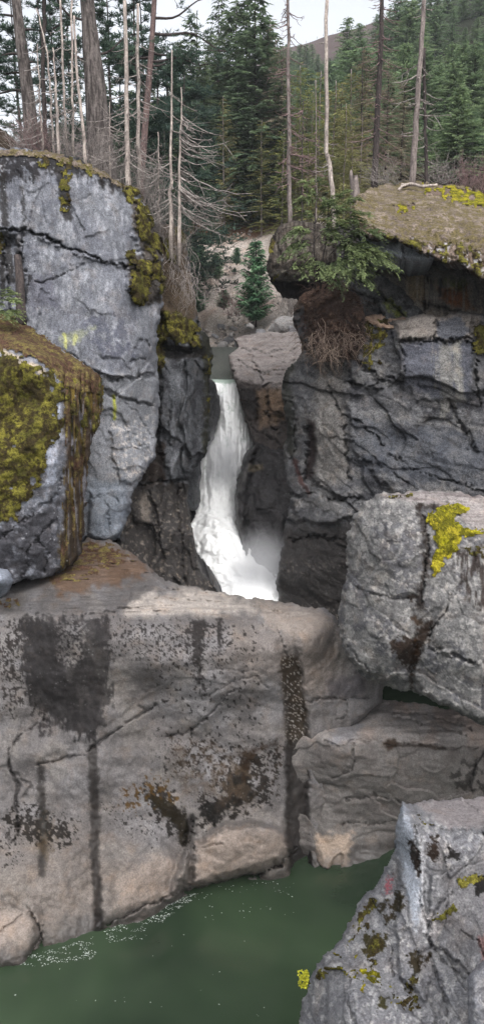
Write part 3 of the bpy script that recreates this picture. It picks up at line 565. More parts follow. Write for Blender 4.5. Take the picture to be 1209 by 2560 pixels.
r.paint(.8*r.poly([(130,1080),(150,1000),(150,1060),(140,1200),(115,1250),(110,1200)], 5, 8), alb(160, 166, 180))
topm = r.poly([(-80,780),(40,785),(120,850),(250,935),(262,975),(215,985),(165,965),(110,905),(40,880),(-80,868)], 8, 8, 18, 7)
facem = r.poly([(-80,885),(60,895),(110,915),(155,960),(150,1060),(115,1150),(80,1230),(40,1290),(-80,1330)], 14, 26, 24, 8)*r.spots(26, -.75, .3, 9)
hang = r.poly([(160,945),(258,940),(262,1010),(240,1080),(205,1060),(180,1130),(160,1060)], 6, 9, 12, 11)*sstep(-.25, .2, fbm(np.stack([x/8, y/80, 0*x+8], -1), 4))
tail = side*sstep(-.05, .3, fbm(np.stack([x/9, y/110, 0*x+12], -1), 4))*.8
pale = r.poly([(-80,866),(20,872),(60,905),(105,915),(110,940),(60,920),(0,880),(-80,882)], 6, 8)
r.paint(.85*pale, alb(176, 162, 140)); mossy_boulder = r.build(m_cliff, 4, .15, 'massive boulder smothered in olive moss, at the left edge below the tall grey cliff', 'boulder', drop=.6)
r.moss(facem, m_moss, .13, 7, 'moss', 'thick olive moss covering the face'); r.moss(topm*(1-pale*.9), m_mossr, .13, 7, 'moss', 'rusty moss and litter on the sloping top'); r.moss(np.maximum(hang, 0), m_moss, .14, 8, 'moss', 'hanging fringe of moss under the lip', .05); r.moss(tail, m_mossr, .07, 9, 'moss')
MB_TOP = r
r = Rock('rounded_stone', [(-40,1440),(-20,1424),(0,1419),(18,1424),(30,1438),(33,1452),(24,1466),(0,1473),(-30,1470)], [(-30,1440,15.5),(0,1422,15.6),(0,1445,15.2),(30,1450,15.6),(0,1470,15.4),(-35,1465,15.5)], step=2.4, warp=2, edge=16, edge_d=.3, seed=7)
r.round().noise(.02, 2, 3); r.tint[:] = alb(140, 146, 158); r.paint(.4*r.spots(12, .2, .2, 1), alb(110, 114, 124)); r.build(m_boul, .5, .3, 'smooth egg-shaped grey stone lying on the ledge at the foot of the mossy boulder', 'stone', drop=.25)

# ================================================================== tall grey cliff, left
r = Rock('cliff', [(-80,366),(0,370),(60,371),(130,384),(190,394),(232,415),(270,440),(312,464),(345,482),(368,520),(388,570),(402,620),(410,650),(402,680),(412,700),(404,760),(396,800),(394,880),(398,940),(400,1010),(392,1080),(388,1140),(360,1190),(336,1222),(322,1290),(302,1340),(272,1357),(215,1348),(150,1430),(-80,1440)],
  [(-60,375,21.0),(100,385,21.2),(250,440,21.6),(350,500,22.4),(-60,470,20.4),(100,470,20.6),(230,520,20.9),(330,560,21.6),(385,600,22.6),(-60,700,20.0),(100,700,20.1),(230,700,20.3),(330,720,20.8),(395,740,21.9),(-60,900,19.8),(120,900,19.8),(250,880,20.0),(340,900,20.5),(385,930,21.4),(240,1000,19.9),(320,1000,20.3),(250,1150,19.7),(320,1150,20.1),(380,1060,21.2),(250,1320,19.7),(300,1300,20.0),(-60,1300,19.9),(150,1350,19.9)], step=2.8, warp=5, edge=11, edge_d=.35, seed=8)
r.round().noise(.16, .35, 3).noise(.035, 1.2, 3).noise(.012, 5, 3).facets(1.9, .10, 1.0, (1.2, 1), .5, .3, 5, .02, .03).facets(.7, .035, 1.4, (.8, 1.3), .5, .3, 12)
x, y = r.X, r.Y
r.patch([(-80,560),(60,575),(200,640),(320,668),(400,690),(400,350),(-80,350)], .13, 4, 7, 26)
r.patch([(-80,600),(40,590),(62,700),(60,820),(-80,820)], -.35, 9, 10, 26)
r.patch([(180,885),(230,925),(300,948),(385,935),(420,900),(420,640),(-80,600),(-80,890)], .22, 6, 8, 30)
r.patch([(260,970),(320,998),(382,1012),(400,950),(250,930)], .15, 5, 6, 20)
r.patch([(275,1075),(350,1060),(370,1110),(360,1180),(330,1210),(300,1200),(280,1130)], .12, 5, 9, 20)
r.patch([(225,1230),(300,1220),(312,1260),(305,1335),(260,1350),(218,1335)], .14, 5, 6, 20)
r.patch([(330,640),(372,655),(412,690),(405,740),(350,760),(320,720)], .3, 9, 8, 20)
r.patch([(340,480),(400,600),(412,655),(380,660),(340,610),(335,540)], .25, 10, 8, 20)
for a, w, d in (([(-80,570),(10,572),(65,576),(120,592),(175,626),(215,633),(260,656),(318,667)], 4, .3), ([(100,585),(160,620),(220,645)], 3, .15), ([(90,700),(110,705),(150,690),(210,660)], 3, .1), ([(180,890),(230,928),(290,948),(385,935)], 4, .25), ([(258,985),(300,995),(345,1005),(378,1014)], 4, .2), ([(280,1120),(320,1125),(365,1110)], 3, .1), ([(60,570),(55,640),(62,760),(68,800)], 5, .2), ([(10,600),(20,700),(30,780)], 5, .2), ([(340,870),(350,850),(375,860)], 4, .15), ([(310,1000),(350,1040),(380,1100)], 3, .1), ([(225,1245),(270,1235),(300,1255)], 3, .1), ([(268,1260),(272,1330)], 4, .1), ([(325,905),(345,895),(360,900)], 4, .15)): r.crack(a, w, d, 6, .8)
r.tint[:] = alb(120, 122, 128); r.paint(.6*r.spots(120, .05, .25, 1), alb(96, 98, 105)); r.paint(.4*r.spots(14, .12, .2, 2, 2.6, 5), alb(166, 168, 176)); r.paint(.55*r.spots(11, .2, .16, 3, 2.8, 5), alb(92, 94, 102)); r.paint(.5*r.spots(60, .12, .2, 33, 1.6, 5), alb(88, 90, 99))
r.paint(.75*r.poly([(210,800),(250,780),(330,810),(330,890),(260,900),(220,860)], 14, 22, 26, 4)*r.spots(20, -.2, .25, 4), alb(78, 80, 92)); r.paint(.6*r.poly([(70,700),(130,690),(140,770),(80,780)], 10, 14), alb(86, 86, 98))
r.paint(.55*r.poly([(215,930),(395,940),(390,1100),(330,1220),(215,1345)], 14, 10), alb(134, 136, 140)); r.paint(.5*r.poly([(215,1200),(320,1200),(310,1350),(215,1345)], 10, 8), alb(118, 128, 140))
dk = r.poly([(-80,360),(240,380),(340,480),(330,500),(240,450),(150,430),(60,450),(-80,470)], 10, 18, 16, 5, 14)*r.spots(16, -.4, .25, 6); r.paint(.93*dk, alb(50, 48, 50, 1.0))
for k, pl in enumerate(([(5,440),(10,500),(15,560)], [(55,470),(60,520),(62,558)], [(150,400),(162,480),(168,540)], [(252,440),(254,470)], [(280,450),(281,480)], [(20,600),(22,650),(30,700)], [(5,640),(8,740)], [(48,600),(52,720),(58,790)], [(75,690),(60,760)])): r.paint(.85*r.line(pl, (9, 4, 13, 4, 4, 10, 8, 8, 5)[k], 4, 6, 12, 70+k), alb(46, 42, 38, 1.0))
r.paint(.35*r.poly([(150,845),(190,830),(240,820),(200,850),(160,860)], 6, 10), alb(158, 162, 124)); r.paint(.8*r.line([(162,835),(165,870)], 4, 3, 4), alb(176, 178, 110)); r.paint(.8*r.line([(190,840),(186,860)], 5, 3, 4), alb(176, 178, 120)); r.paint(.9*r.line([(284,990),(288,1030),(286,1048)], 4, 3, 3), alb(160, 164, 50))
r.paint(.7*r.spots(9, .3, .08, 7)*r.poly([(275,1060),(385,1040),(370,1200),(290,1200)], 10, 10), PALE*1.05)
r.paint(.85*r.poly([(330,480),(410,600),(412,660),(400,760),(330,760),(320,640),(360,640),(330,560)], 6, 10, 16, 8), alb(58, 50, 40)); r.paint(.7*r.poly([(360,780),(398,790),(392,900),(385,1000),(372,900)], 6, 8), alb(104, 106, 112))
edgem = r.poly([(305,465),(345,472),(372,520),(392,575),(406,630),(408,660),(385,665),(372,625),(350,600),(340,560),(345,520),(310,505)], 6, 9, 14, 9)*r.spots(18, -.3, .3, 10)
nose = r.poly([(330,655),(360,652),(400,670),(414,695),(412,725),(400,735),(398,705),(375,690),(372,735),(355,765),(338,755),(322,735),(326,700),(335,680)], 5, 7, 12, 11)
ms = np.maximum(r.poly([(140,400),(185,395),(180,440),(172,470),(178,500),(170,530),(158,542),(150,500),(148,440)], 6, 8, 12, 12), r.poly([(84,392),(120,392),(122,418),(100,420)], 5, 6, 12, 13))*r.spots(14, -.25, .25, 13)
ms2 = np.maximum(r.poly([(310,630),(335,625),(345,650),(330,670),(318,650)], 4, 6, 10, 14), np.maximum(r.poly([(212,415),(235,420),(232,445),(218,440)], 4, 5, 10, 15), r.poly([(-80,590),(8,580),(10,620),(-5,640),(-80,660)], 6, 8, 12, 16)))
capm = r.poly([(-80,362),(130,380),(250,424),(345,478),(338,490),(250,442),(120,396),(-80,380)], 3, 5, 12, 17)
r.build(m_cliff, 5, .12, 'tall blue-grey lichen-spotted cliff face with a slanting crack, upper left', 'cliff', drop=.2); CL = r
r.moss(edgem, m_moss, .2, 5, 'moss', 'olive moss draped over the right shoulder'); r.moss(nose, m_moss, .28, 4, 'moss', 'curled moss-covered nose of rock'); r.moss(ms, m_moss, .1, 7, 'moss', 'hanging strip of moss below the rim'); r.moss(ms2, m_moss, .08, 8, 'moss'); r.moss(capm, m_mossb, .1, 6, 'moss', 'dry moss along the rim')

# ================================================================== darker buttress between cliff and falls
r = Rock('buttress', [(340,560),(430,560),(452,572),(466,610),(476,660),(484,720),(492,780),(504,826),(524,842),(531,880),(528,930),(524,1000),(522,1090),(514,1140),(488,1168),(474,1200),(468,1240),(472,1285),(480,1330),(490,1380),(496,1420),(545,1474),(560,1490),(470,1500),(380,1450),(300,1400),(290,1300),(320,1180),(360,1100),(360,800)],
  [(345,570,23.0),(440,575,25.5),(400,700,23.4),(480,720,25.0),(400,800,22.8),(460,800,23.2),(520,850,24.4),(400,880,22.6),(470,890,22.7),(525,930,24.2),(400,1000,22.4),(470,1020,22.6),(515,1050,23.8),(400,1150,22.2),(480,1160,23.0),(350,1210,22.2),(440,1230,22.4),(465,1250,23.0),(380,1330,21.8),(460,1330,22.2),(490,1400,22.6),(320,1390,21.0),(420,1440,21.2),(540,1476,22.4),(480,1480,21.2)], step=2.8, warp=5, edge=8, edge_d=.35, seed=9)
r.round().noise(.18, .5, 3).noise(.05, 1.5, 3, (1.4, 1, .6)).noise(.02, 4.5, 3).facets(1.3, .26, 1.3, (.6, 1.7), .12, .25, 6, .05, .04).facets(.5, .08, 1.2, (.7, 1.5), .1, .3, 8, .02, .05)
x, y = r.X, r.Y
r.patch([(390,900),(500,890),(530,930),(520,1100),(490,1165),(430,1200),(400,1120),(395,1000)], .2, 6, 9, 26); r.patch([(410,770),(470,790),(500,830),(505,870),(450,870),(405,850)], .5, 12, 9, 24)
for a, w, d in (([(345,1215),(400,1205),(470,1200)], 4, .3), ([(395,900),(398,1000),(388,1080)], 5, .25), ([(430,1000),(420,1060),(425,1120)], 3, .15), ([(370,1230),(390,1300),(410,1400)], 4, .2), ([(440,1210),(450,1300),(460,1420)], 4, .2)): r.crack(a, w, d, 7, .8)
r.tint[:] = alb(84, 86, 90); r.paint(.6*r.spots(30, .15, .2, 1, 2), alb(120, 122, 127)); r.paint(.7*r.spots(20, .2, .15, 2, 2.5), alb(52, 52, 56))
r.paint(.9*r.poly([(300,1215),(480,1200),(500,1420),(560,1500),(300,1420)], 8, 10), alb(50, 45, 42)); r.paint(.8*r.spots(10, .42, .06, 3)*sstep(1200, 1260, y), alb(120, 112, 104)); r.setwet(sstep(1190, 1240, y)*.7)
r.paint(.6*r.line([(388,1110),(390,1160),(393,1205)], 5, 3, 4), PALE*.8); r.paint(.85*r.poly([(410,1100),(415,1205),(340,1210),(380,1120)], 6, 8), alb(52, 42, 36))
r.paint(.85*r.poly([(500,830),(532,840),(530,1000),(524,1130),(505,1140),(512,1000),(508,900)], 6, 10, 12, 5), alb(44, 44, 32))
r.paint(.9*r.poly([(330,560),(450,555),(490,740),(495,800),(400,790),(340,760)], 10, 14), alb(88, 74, 58)); r.paint(.9*r.poly([(400,850),(450,865),(510,870),(512,895),(450,900),(400,890)], 5, 8), alb(34, 32, 30)); r.paint(.6*r.poly([(350,1230),(370,1235),(372,1300),(350,1310)], 6, 8), alb(150, 140, 130))
mm = r.poly([(400,780),(440,782),(475,800),(500,840),(502,868),(480,865),(440,862),(415,840),(408,880),(395,930),(386,880),(388,810)], 6, 9, 14, 6); m2 = r.poly([(388,880),(412,880),(410,920),(395,940),(388,980),(384,930)], 5, 7, 10, 7)
m3 = r.poly([(435,570),(455,575),(466,610),(452,620),(438,600)], 4, 6, 12, 8); m5 = r.poly([(402,590),(420,600),(440,660),(415,650)], 5, 7, 12, 9); m4 = r.poly([(512,880),(530,890),(526,1000),(515,1060),(508,960)], 5, 10, 10, 10)*r.spots(12, .05, .2, 11)
r.build(m_dark, 4, .12, 'narrow dark buttress with a mossy brow, between the tall grey cliff and the waterfall', 'cliff', drop=.3); BU = r
r.moss(mm, m_moss, .22, 5, 'moss', 'golden olive moss on the brow'); r.moss(m2, m_moss, .12, 7, 'moss'); r.moss(m3, m_moss, .2, 5, 'moss'); r.moss(m5, m_moss, .2, 5, 'moss'); r.moss(m4, m_moss, .07, 8, 'moss')

# ================================================================== rocks standing in the falls
def small(name, outline, ctrl, tint, label, seed, mat=m_dark, T=2.0, wet=.8, nz=.12, edge=12, ed=.4, fac=.15, fs=.9, fn=None, step=3, group=None, cat='rock', drop=.3):
    q = Rock(name, outline, ctrl, step=step, warp=4, edge=edge, edge_d=ed, seed=seed); q.round().noise(nz, .8, 3).noise(nz*.5, 2.4, 4).noise(nz*.25, 7, 3)
    if fac: q.facets(fs, fac, 1.0, (.8, 1.3), .1, .3, seed, .05, .05)
    q.tint[:] = tint; q.paint(.6*q.spots(22, .15, .2, 1), tint*.6); q.paint(.5*q.spots(12, .3, .12, 2), tint*1.6); q.setwet(np.full(q.shape, wet))
    if fn: fn(q)
    q.build(mat, T, .12, label, cat, drop, group); return q
small('wet_rock', [(505,930),(535,955),(550,1000),(546,1050),(534,1090),(520,1115),(500,1120),(500,940)], [(510,950,28.5),(545,1010,29.3),(510,1050,28.2),(525,1100,28.6)], alb(54, 54, 58), 'black wet rock jutting from behind the buttress, beside the lip of the falls', 21)
small('wet_rock', [(455,1125),(495,1120),(502,1160),(500,1220),(499,1265),(480,1275),(455,1260)], [(460,1140,25.4),(500,1180,26.2),(465,1240,25.3),(495,1262,26)], alb(70, 72, 76), 'grey wet rock edge rising halfway down the left side of the falls', 22)
def fnL(q):
    q.paint(.85*q.poly([(560,820),(770,815),(760,960),(700,975),(640,960),(590,950),(570,890)], 12, 10), alb(150, 143, 141)); q.paint(.6*sstep(.1, .35, fbm(np.stack([q.X/70+q.Y/60, q.Y/7, 0*q.X], -1), 3))*sstep(960, 900, q.Y), alb(120, 110, 108))
    q.paint(.7*q.poly([(640,975),(705,965),(710,1050),(680,1060),(650,1070)], 8, 8), alb(122, 102, 84)); q.paint(.8*q.poly([(600,960),(640,980),(640,1040),(620,1050)], 6, 6), alb(40, 38, 38)); q.wet *= sstep(960, 1080, q.Y)
    for a in ([(640,980),(645,1050)], [(668,975),(670,1060),(700,1090)], [(590,900),(640,930),(700,925)], [(600,870),(660,880),(740,870)], [(610,1030),(640,1080),(700,1110)]): q.crack(a, 4, .2, 6, .7)
    q.D -= sstep(980, 940, q.Y)*.15*fbm(np.stack([q.X/90+q.Y/50, q.Y/8, 0*q.X], -1), 3)
small('pale_topped_rock', [(572,888),(598,868),(584,846),(620,834),(700,828),(760,830),(790,900),(790,1260),(700,1230),(655,1160),(632,1108),(614,1055),(602,1005),(590,960),(576,920)], [(585,850,37),(600,868,36),(700,832,37),(760,840,36),(580,890,33.5),(640,900,33),(740,890,32.5),(600,960,29.6),(650,968,29.2),(700,965,28.8),(770,960,28.5),(612,1050,28.6),(700,1060,28),(640,1110,27.6),(700,1180,27.2),(780,1200,27)], alb(66, 60, 58), 'pale flat-topped rock with brown blocky front, right of the lip of the falls', 23, T=3, fn=fnL, fac=.3, fs=1.2, wet=.5, nz=.2)
def fnM(q):
    q.crack([(640,1170),(615,1210),(612,1290),(622,1390)], 3, .2, 5, .5); q.patch([(585,1265),(592,1200),(612,1130),(640,1110),(618,1200),(612,1300),(630,1440),(600,1380)], .5, 8, 6); q.paint(.8*q.poly([(622,1160),(655,1160),(655,1174),(620,1180)], 3, 4), alb(120, 110, 92)); q.paint(.5*q.line([(622,1165),(606,1200),(600,1230)], 4, 3), alb(110, 108, 106))
small('wet_rock', [(585,1262),(588,1215),(602,1172),(616,1130),(640,1108),(760,1140),(760,1520),(660,1500),(628,1440),(604,1378),(590,1322)], [(590,1262,26.4),(610,1180,27),(640,1120,27),(700,1150,26.6),(650,1250,26),(720,1300,25.2),(620,1400,25.6),(700,1420,24.8),(650,1490,25),(750,1480,24.5),(750,1160,26)], alb(46, 44, 46), 'black hollowed rock in the spray, low on the right side of the falls', 24, fn=fnM, T=3, nz=.18)

# ================================================================== right-hand gorge wall
r = Rock('gorge_wall', [(700,1560),(694,1500),(690,1450),(700,1392),(714,1312),(726,1232),(714,1182),(708,1130),(720,1090),(714,1030),(704,985),(708,935),(738,902),(760,868),(790,850),(820,800),(900,792),(940,800),(1000,800),(1060,784),(1100,790),(1150,778),(1209,786),(1300,790),(1300,1500),(960,1640),(800,1600)],
  [(705,985,25.0),(740,910,25.2),(800,870,23.5),(900,810,22.9),(1000,808,22.6),(1100,798,22.2),(1280,800,21.8),(760,1000,23.6),(830,960,22.8),(900,920,22.2),(1000,900,21.8),(1150,880,21.4),(1280,880,21.2),(720,1120,24.6),(790,1120,23.0),(870,1050,21.9),(1000,1050,21.3),(1150,1050,20.9),(1280,1050,20.8),(725,1230,24.0),(800,1220,22.4),(900,1200,21.3),(1050,1200,20.7),(1280,1200,20.4),(715,1320,23.6),(800,1320,21.8),(860,1300,21.2),(695,1460,23.2),(780,1460,21.8),(850,1450,21.2),(720,1540,22.4),(860,1560,21.0),(960,1500,20.5),(1200,1450,20.0)], step=2.8, warp=5, edge=8, edge_d=.3, seed=10)
r.round().noise(.22, .32, 3).noise(.05, .9, 3, (1, 1, 1.4)).noise(.02, 3.4, 3).facets(2.2, .34, 1.3, (1.7, .7), -.5, .3, 7, .03, .03).facets(.8, .06, 1.2, (1.8, .7), -.45, .35, 9, .02, .04)
r.D -= .06*ridged((r.P0*np.array([.5, 1, 1])@np.array([[.87, 0, .5], [0, 1, 0], [-.5, 0, .87]]))*np.array([.5, 1, 2.2]), 3)
x, y = r.X, r.Y
r.patch([(860,985),(930,960),(1010,1000),(1040,1060),(1200,1160),(1300,1200),(1300,1360),(1000,1260),(880,1120)], .25, 7, 10, 30)
r.patch([(870,900),(940,880),(990,940),(960,975),(880,960)], .3, 6, 9, 24); r.patch([(1000,860),(1090,850),(1180,850),(1180,1000),(1040,1000),(1000,930)], .15, 6, 6, 24); r.patch([(980,800),(1070,785),(1180,790),(1175,850),(1090,852),(1000,850)], .3, 8, 8, 22)
r.patch([(725,1240),(800,1220),(880,1240),(900,1290),(840,1310),(740,1300)], .35, 9, 9, 24); r.patch([(720,960),(770,900),(800,950),(800,1200),(740,1240),(715,1120)], .12, 8, 8, 24)
r.D += .45*r.line([(770,1075),(778,1130),(770,1195),(800,1230),(850,1250)], 9, 8, 6)
for a, w, d in (([(860,955),(920,965),(980,945),(1010,960)], 6, .35), ([(855,1040),(900,1060),(960,1110)], 5, .25), ([(800,920),(830,980),(860,1060),(868,1140),(870,1200)], 4, .22), ([(870,890),(920,930),(985,960)], 5, .3), ([(1005,850),(1100,855),(1180,848)], 5, .3), ([(1090,795),(1085,850)], 4, .2), ([(1180,850),(1190,950),(1200,1020)], 6, .25), ([(960,1130),(1050,1180),(1150,1210),(1209,1230)], 4, .2), ([(730,1240),(780,1235),(830,1250),(900,1245)], 5, .35), ([(1120,1000),(1150,1060),(1190,1130)], 5, .22), ([(880,1150),(960,1165),(1040,1225)], 4, .15), ([(720,1350),(800,1340),(860,1350)], 5, .3), ([(1000,860),(1010,930),(1000,1000)], 4, .15), ([(730,1000),(740,1090),(730,1150)], 5, .25)): r.crack(a, w, d, 8, .75)
r.tint[:] = alb(90, 90, 93); r.paint(.65*r.spots(110, .1, .3, 1), alb(60, 60, 65)); r.paint(.5*r.spots(70, .2, .25, 44, .6), alb(128, 126, 124)); r.paint(.55*r.spots(28, .22, .15, 2, .7), alb(122, 122, 124)); r.paint(.5*r.spots(15, .25, .12, 3), alb(56, 56, 60))
r.paint(.8*r.poly([(980,795),(1070,782),(1200,785),(1185,850),(1090,850),(1000,852)], 8, 8), alb(150, 142, 136)); r.paint(.8*r.poly([(1000,855),(1130,850),(1180,850),(1170,1010),(1090,1000),(1010,960)], 10, 10), alb(92, 94, 104)); r.paint(.5*r.poly([(1090,860),(1135,855),(1140,1000),(1110,1040),(1090,960)], 10, 10, 14, 5, 16), alb(150, 147, 139))
r.paint(.7*r.line([(1140,860),(1145,930),(1150,1000)], 9, 6, 6), alb(150, 148, 142)); r.paint(.85*r.poly([(1090,800),(1150,790),(1175,830),(1140,848),(1090,845)], 5, 6), alb(84, 88, 98))
r.paint(.6*r.poly([(880,1040),(1050,1060),(1200,1100),(1300,1140),(1300,1220),(1000,1210),(880,1150)], 20, 16), alb(72, 76, 84)); r.paint(.6*r.poly([(790,900),(860,900),(870,1200),(800,1220),(780,1100)], 14, 12), alb(120, 116, 112)); r.paint(.75*r.poly([(700,920),(735,900),(725,970),(740,1080),(730,1150),(705,1100)], 8, 10), alb(40, 42, 34))
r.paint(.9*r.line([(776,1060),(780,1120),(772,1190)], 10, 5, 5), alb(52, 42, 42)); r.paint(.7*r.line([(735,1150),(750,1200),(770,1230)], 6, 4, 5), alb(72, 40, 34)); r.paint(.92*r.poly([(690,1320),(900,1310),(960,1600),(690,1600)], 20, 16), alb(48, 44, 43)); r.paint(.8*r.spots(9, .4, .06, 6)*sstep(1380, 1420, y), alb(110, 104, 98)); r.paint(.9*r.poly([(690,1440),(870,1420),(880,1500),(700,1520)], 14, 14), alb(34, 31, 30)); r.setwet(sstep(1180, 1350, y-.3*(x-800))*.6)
ma = r.poly([(905,790),(960,785),(985,800),(975,830),(960,860),(935,885),(950,912),(935,930),(915,920),(910,870),(903,830)], 6, 12, 14, 7)*r.spots(16, -.25, .25, 8); mb_ = r.poly([(1180,820),(1209,815),(1300,810),(1300,900),(1209,895),(1185,885)], 5, 7, 14, 9)
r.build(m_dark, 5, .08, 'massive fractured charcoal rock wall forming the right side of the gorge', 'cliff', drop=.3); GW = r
r.moss(ma, m_moss, .14, 6, 'moss', 'ragged golden moss around the crack'); r.moss(mb_, m_moss, .25, 4, 'moss', 'thick dark moss cushion')

# ================================================================== cave wall, overhang, leaning slabs (upper right)
def fnC(q):
    x, y = q.X, q.Y
    q.paint(.85*q.poly([(1020,680),(1060,680),(1065,760),(1010,750),(1015,700)], 8, 8), alb(140, 122, 96)); q.paint(.85*q.poly([(1090,720),(1170,710),(1180,770),(1110,765)], 10, 10), alb(146, 106, 74)); q.paint(.9*q.poly([(1110,725),(1150,735),(1150,765),(1115,760)], 8, 8), alb(158, 96, 56)); q.paint(.8*q.poly([(1105,695),(1160,700),(1160,725),(1110,715)], 8, 8), alb(112, 118, 54))
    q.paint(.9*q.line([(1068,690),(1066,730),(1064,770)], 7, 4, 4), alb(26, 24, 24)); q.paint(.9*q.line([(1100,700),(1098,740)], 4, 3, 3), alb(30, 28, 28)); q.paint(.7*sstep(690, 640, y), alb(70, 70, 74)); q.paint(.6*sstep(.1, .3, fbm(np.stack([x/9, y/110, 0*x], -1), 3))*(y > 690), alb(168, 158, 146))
    q.crack([(1050,755),(1100,768),(1150,780)], 5, .25)
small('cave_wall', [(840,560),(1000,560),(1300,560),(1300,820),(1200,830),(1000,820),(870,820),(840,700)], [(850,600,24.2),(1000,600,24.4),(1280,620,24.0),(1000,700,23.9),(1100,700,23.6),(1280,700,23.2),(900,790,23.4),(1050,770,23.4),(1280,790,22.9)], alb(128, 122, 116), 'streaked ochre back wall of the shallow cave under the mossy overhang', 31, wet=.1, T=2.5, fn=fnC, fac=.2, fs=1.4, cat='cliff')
def fnU(q):
    for a in ([(935,590),(960,640)], [(965,600),(985,650)], [(1000,610),(1010,660)], [(1030,620),(1040,655)]): q.crack(a, 4, .1, 6, .3)
small('rock_bulge', [(900,575),(960,580),(1030,600),(1090,630),(1085,650),(1040,658),(1000,650),(940,640),(900,630)], [(910,590,22.0),(990,600,21.75),(1080,635,21.6),(920,630,22.0),(1000,645,21.6),(1050,650,21.5)], alb(168, 174, 186), 'pale blue-grey bulge of bare rock tucked under the mossy overhang', 32, m_cliff, T=2.0, wet=0, fn=fnU, edge=16, ed=.5)
def fnS(q):
    q.paint(.85*q.poly([(965,745),(1000,770),(1015,790),(990,792),(960,770)], 5, 8, 12, 3), alb(122, 130, 56)); q.crack([(900,700),(960,745),(1010,790)], 5, .3, 6); q.crack([(860,720),(920,740),(960,790)], 5, .3, 6); q.paint(.5*q.spots(20, .1, .2, 5), alb(120, 122, 124))
small('leaning_slab', [(840,660),(900,662),(960,690),(1010,725),(1050,765),(1080,800),(990,812),(900,815),(840,800)], [(850,680,23.6),(920,680,23.4),(1000,730,23.3),(1060,790,23.2),(850,780,23.0),(950,790,22.9)], alb(84, 84, 86), 'dark cracked slab leaning against the cave wall, with a patch of lime lichen', 33, T=1.5, wet=.1, fn=fnS, fac=.3, fs=.8)
def fnF(q):
    q.paint(.7*q.spots(14, .05, .2, 4), alb(150, 126, 110)); q.crack([(930,790),(980,806),(1040,800)], 4, .15, 4, .6)
small('flat_stone', [(905,800),(930,785),(980,783),(1030,800),(1080,790),(1090,805),(1040,818),(960,822)], [(910,805,22.7),(1000,795,22.9),(1080,798,22.6),(960,815,22.4),(1040,812,22.4)], alb(158, 136, 120), 'flat pinkish stone lying along the lip below the cave', 34, m_ledge, T=1.2, wet=0, nz=.06, edge=6, ed=.15, fac=.1)

r = Rock('mossy_overhang', [(878,548),(884,510),(895,488),(920,474),(965,464),(1030,458),(1100,461),(1160,470),(1209,486),(1300,510),(1300,760),(1209,706),(1185,690),(1160,668),(1120,655),(1080,645),(1050,630),(1000,606),(950,592),(915,594),(893,582)],
  [(885,520,22.6),(960,468,27.0),(1040,462,27.6),(1120,466,27.2),(1209,492,26.0),(1290,515,25.0),(900,560,21.8),(960,580,21.4),(1050,615,21.0),(1130,645,20.6),(1200,690,20.0),(1290,740,19.6),(920,510,23.6),(1000,520,23.4),(1100,540,22.6),(1200,570,21.8),(1290,600,21.2),(1000,570,21.8),(1100,600,21.2),(1200,630,20.6),(960,540,22.6)], step=2.8, warp=7, wscale=22, edge=12, edge_d=.35, seed=12)
r.round().noise(.18, .7, 3).noise(.08, 2.2, 4)
x, y = r.X, r.Y; lip = sstep(-10, 60, y-(545+.17*(x-900))+r.wob(14, 30))
r.D -= (1-lip*.6)*(.09*fbm(r.P0*1.1, 2)+.05*fbm(r.P0*3.1, 4))                                     # cushions
r.D += lip*.12*sstep(.2, .5, fbm(np.stack([x/9, y/28, 0*x], -1), 3))
r.tint[:] = alb(112, 98, 88); r.paint(.7*r.spots(22, .1, .3, 1, .6), alb(146, 132, 122)); r.paint(.6*r.spots(40, .1, .3, 2, .6), alb(92, 78, 72)); r.paint(.8*lip*r.spots(12, .1, .2, 3), alb(60, 52, 36)); r.paint(.9*lip*r.spots(11, .3, .08, 4), alb(160, 158, 160)); r.paint(.9*r.poly([(1092,600),(1115,590),(1125,610),(1118,625),(1100,630)], 3, 5), alb(186, 180, 184))
brn = (1-lip)*.9; yl = np.maximum(r.poly([(1050,464),(1160,468),(1209,484),(1300,508),(1300,560),(1209,530),(1150,510),(1080,492)], 10, 16, 16, 6), .9*r.poly([(980,515),(1035,515),(1030,535),(985,535)], 6, 10, 14, 7)); ol = lip*r.spots(20, .0, .2, 8)
r.build(m_dark, 3.2, .08, 'broad domed rock overhang quilted with brown and yellow moss, upper right', 'rock overhang', drop=0); OV = r
r.moss(brn*(1-yl), m_mossb, .12, 5, 'moss', 'brown cushion moss'); r.moss(yl*r.spots(16, -.2, .35, 9), m_mossy, .10, 4, 'moss', 'bright yellow moss on the crown'); r.moss(ol, m_moss, .10, 7, 'moss', 'olive moss hanging at the lip')

# ================================================================== dark overhanging block and the root-bound mound
def fnQ(q):
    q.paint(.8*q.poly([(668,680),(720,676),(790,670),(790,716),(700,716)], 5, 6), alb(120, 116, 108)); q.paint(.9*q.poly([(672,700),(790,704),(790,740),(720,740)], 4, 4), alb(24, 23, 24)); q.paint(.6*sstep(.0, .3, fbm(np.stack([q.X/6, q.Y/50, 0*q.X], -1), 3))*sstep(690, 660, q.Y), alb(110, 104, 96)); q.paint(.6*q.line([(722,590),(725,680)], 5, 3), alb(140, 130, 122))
Q_ = small('overhanging_block', [(670,625),(676,598),(690,572),(706,556),(745,552),(800,560),(860,580),(880,640),(880,720),(800,716),(770,722),(752,738),(720,724),(690,714),(672,700),(667,670)], [(675,620,25.0),(710,560,25.4),(800,570,25.6),(870,600,25.4),(690,660,24.6),(780,660,24.8),(690,706,25.0),(755,728,25.6),(860,700,25.0)], alb(66, 60, 56), 'dark bearded rock block jutting out over the scree, left of the overhanging evergreen', 35, T=2.5, wet=0, fn=fnQ, fac=.15, nz=.15)
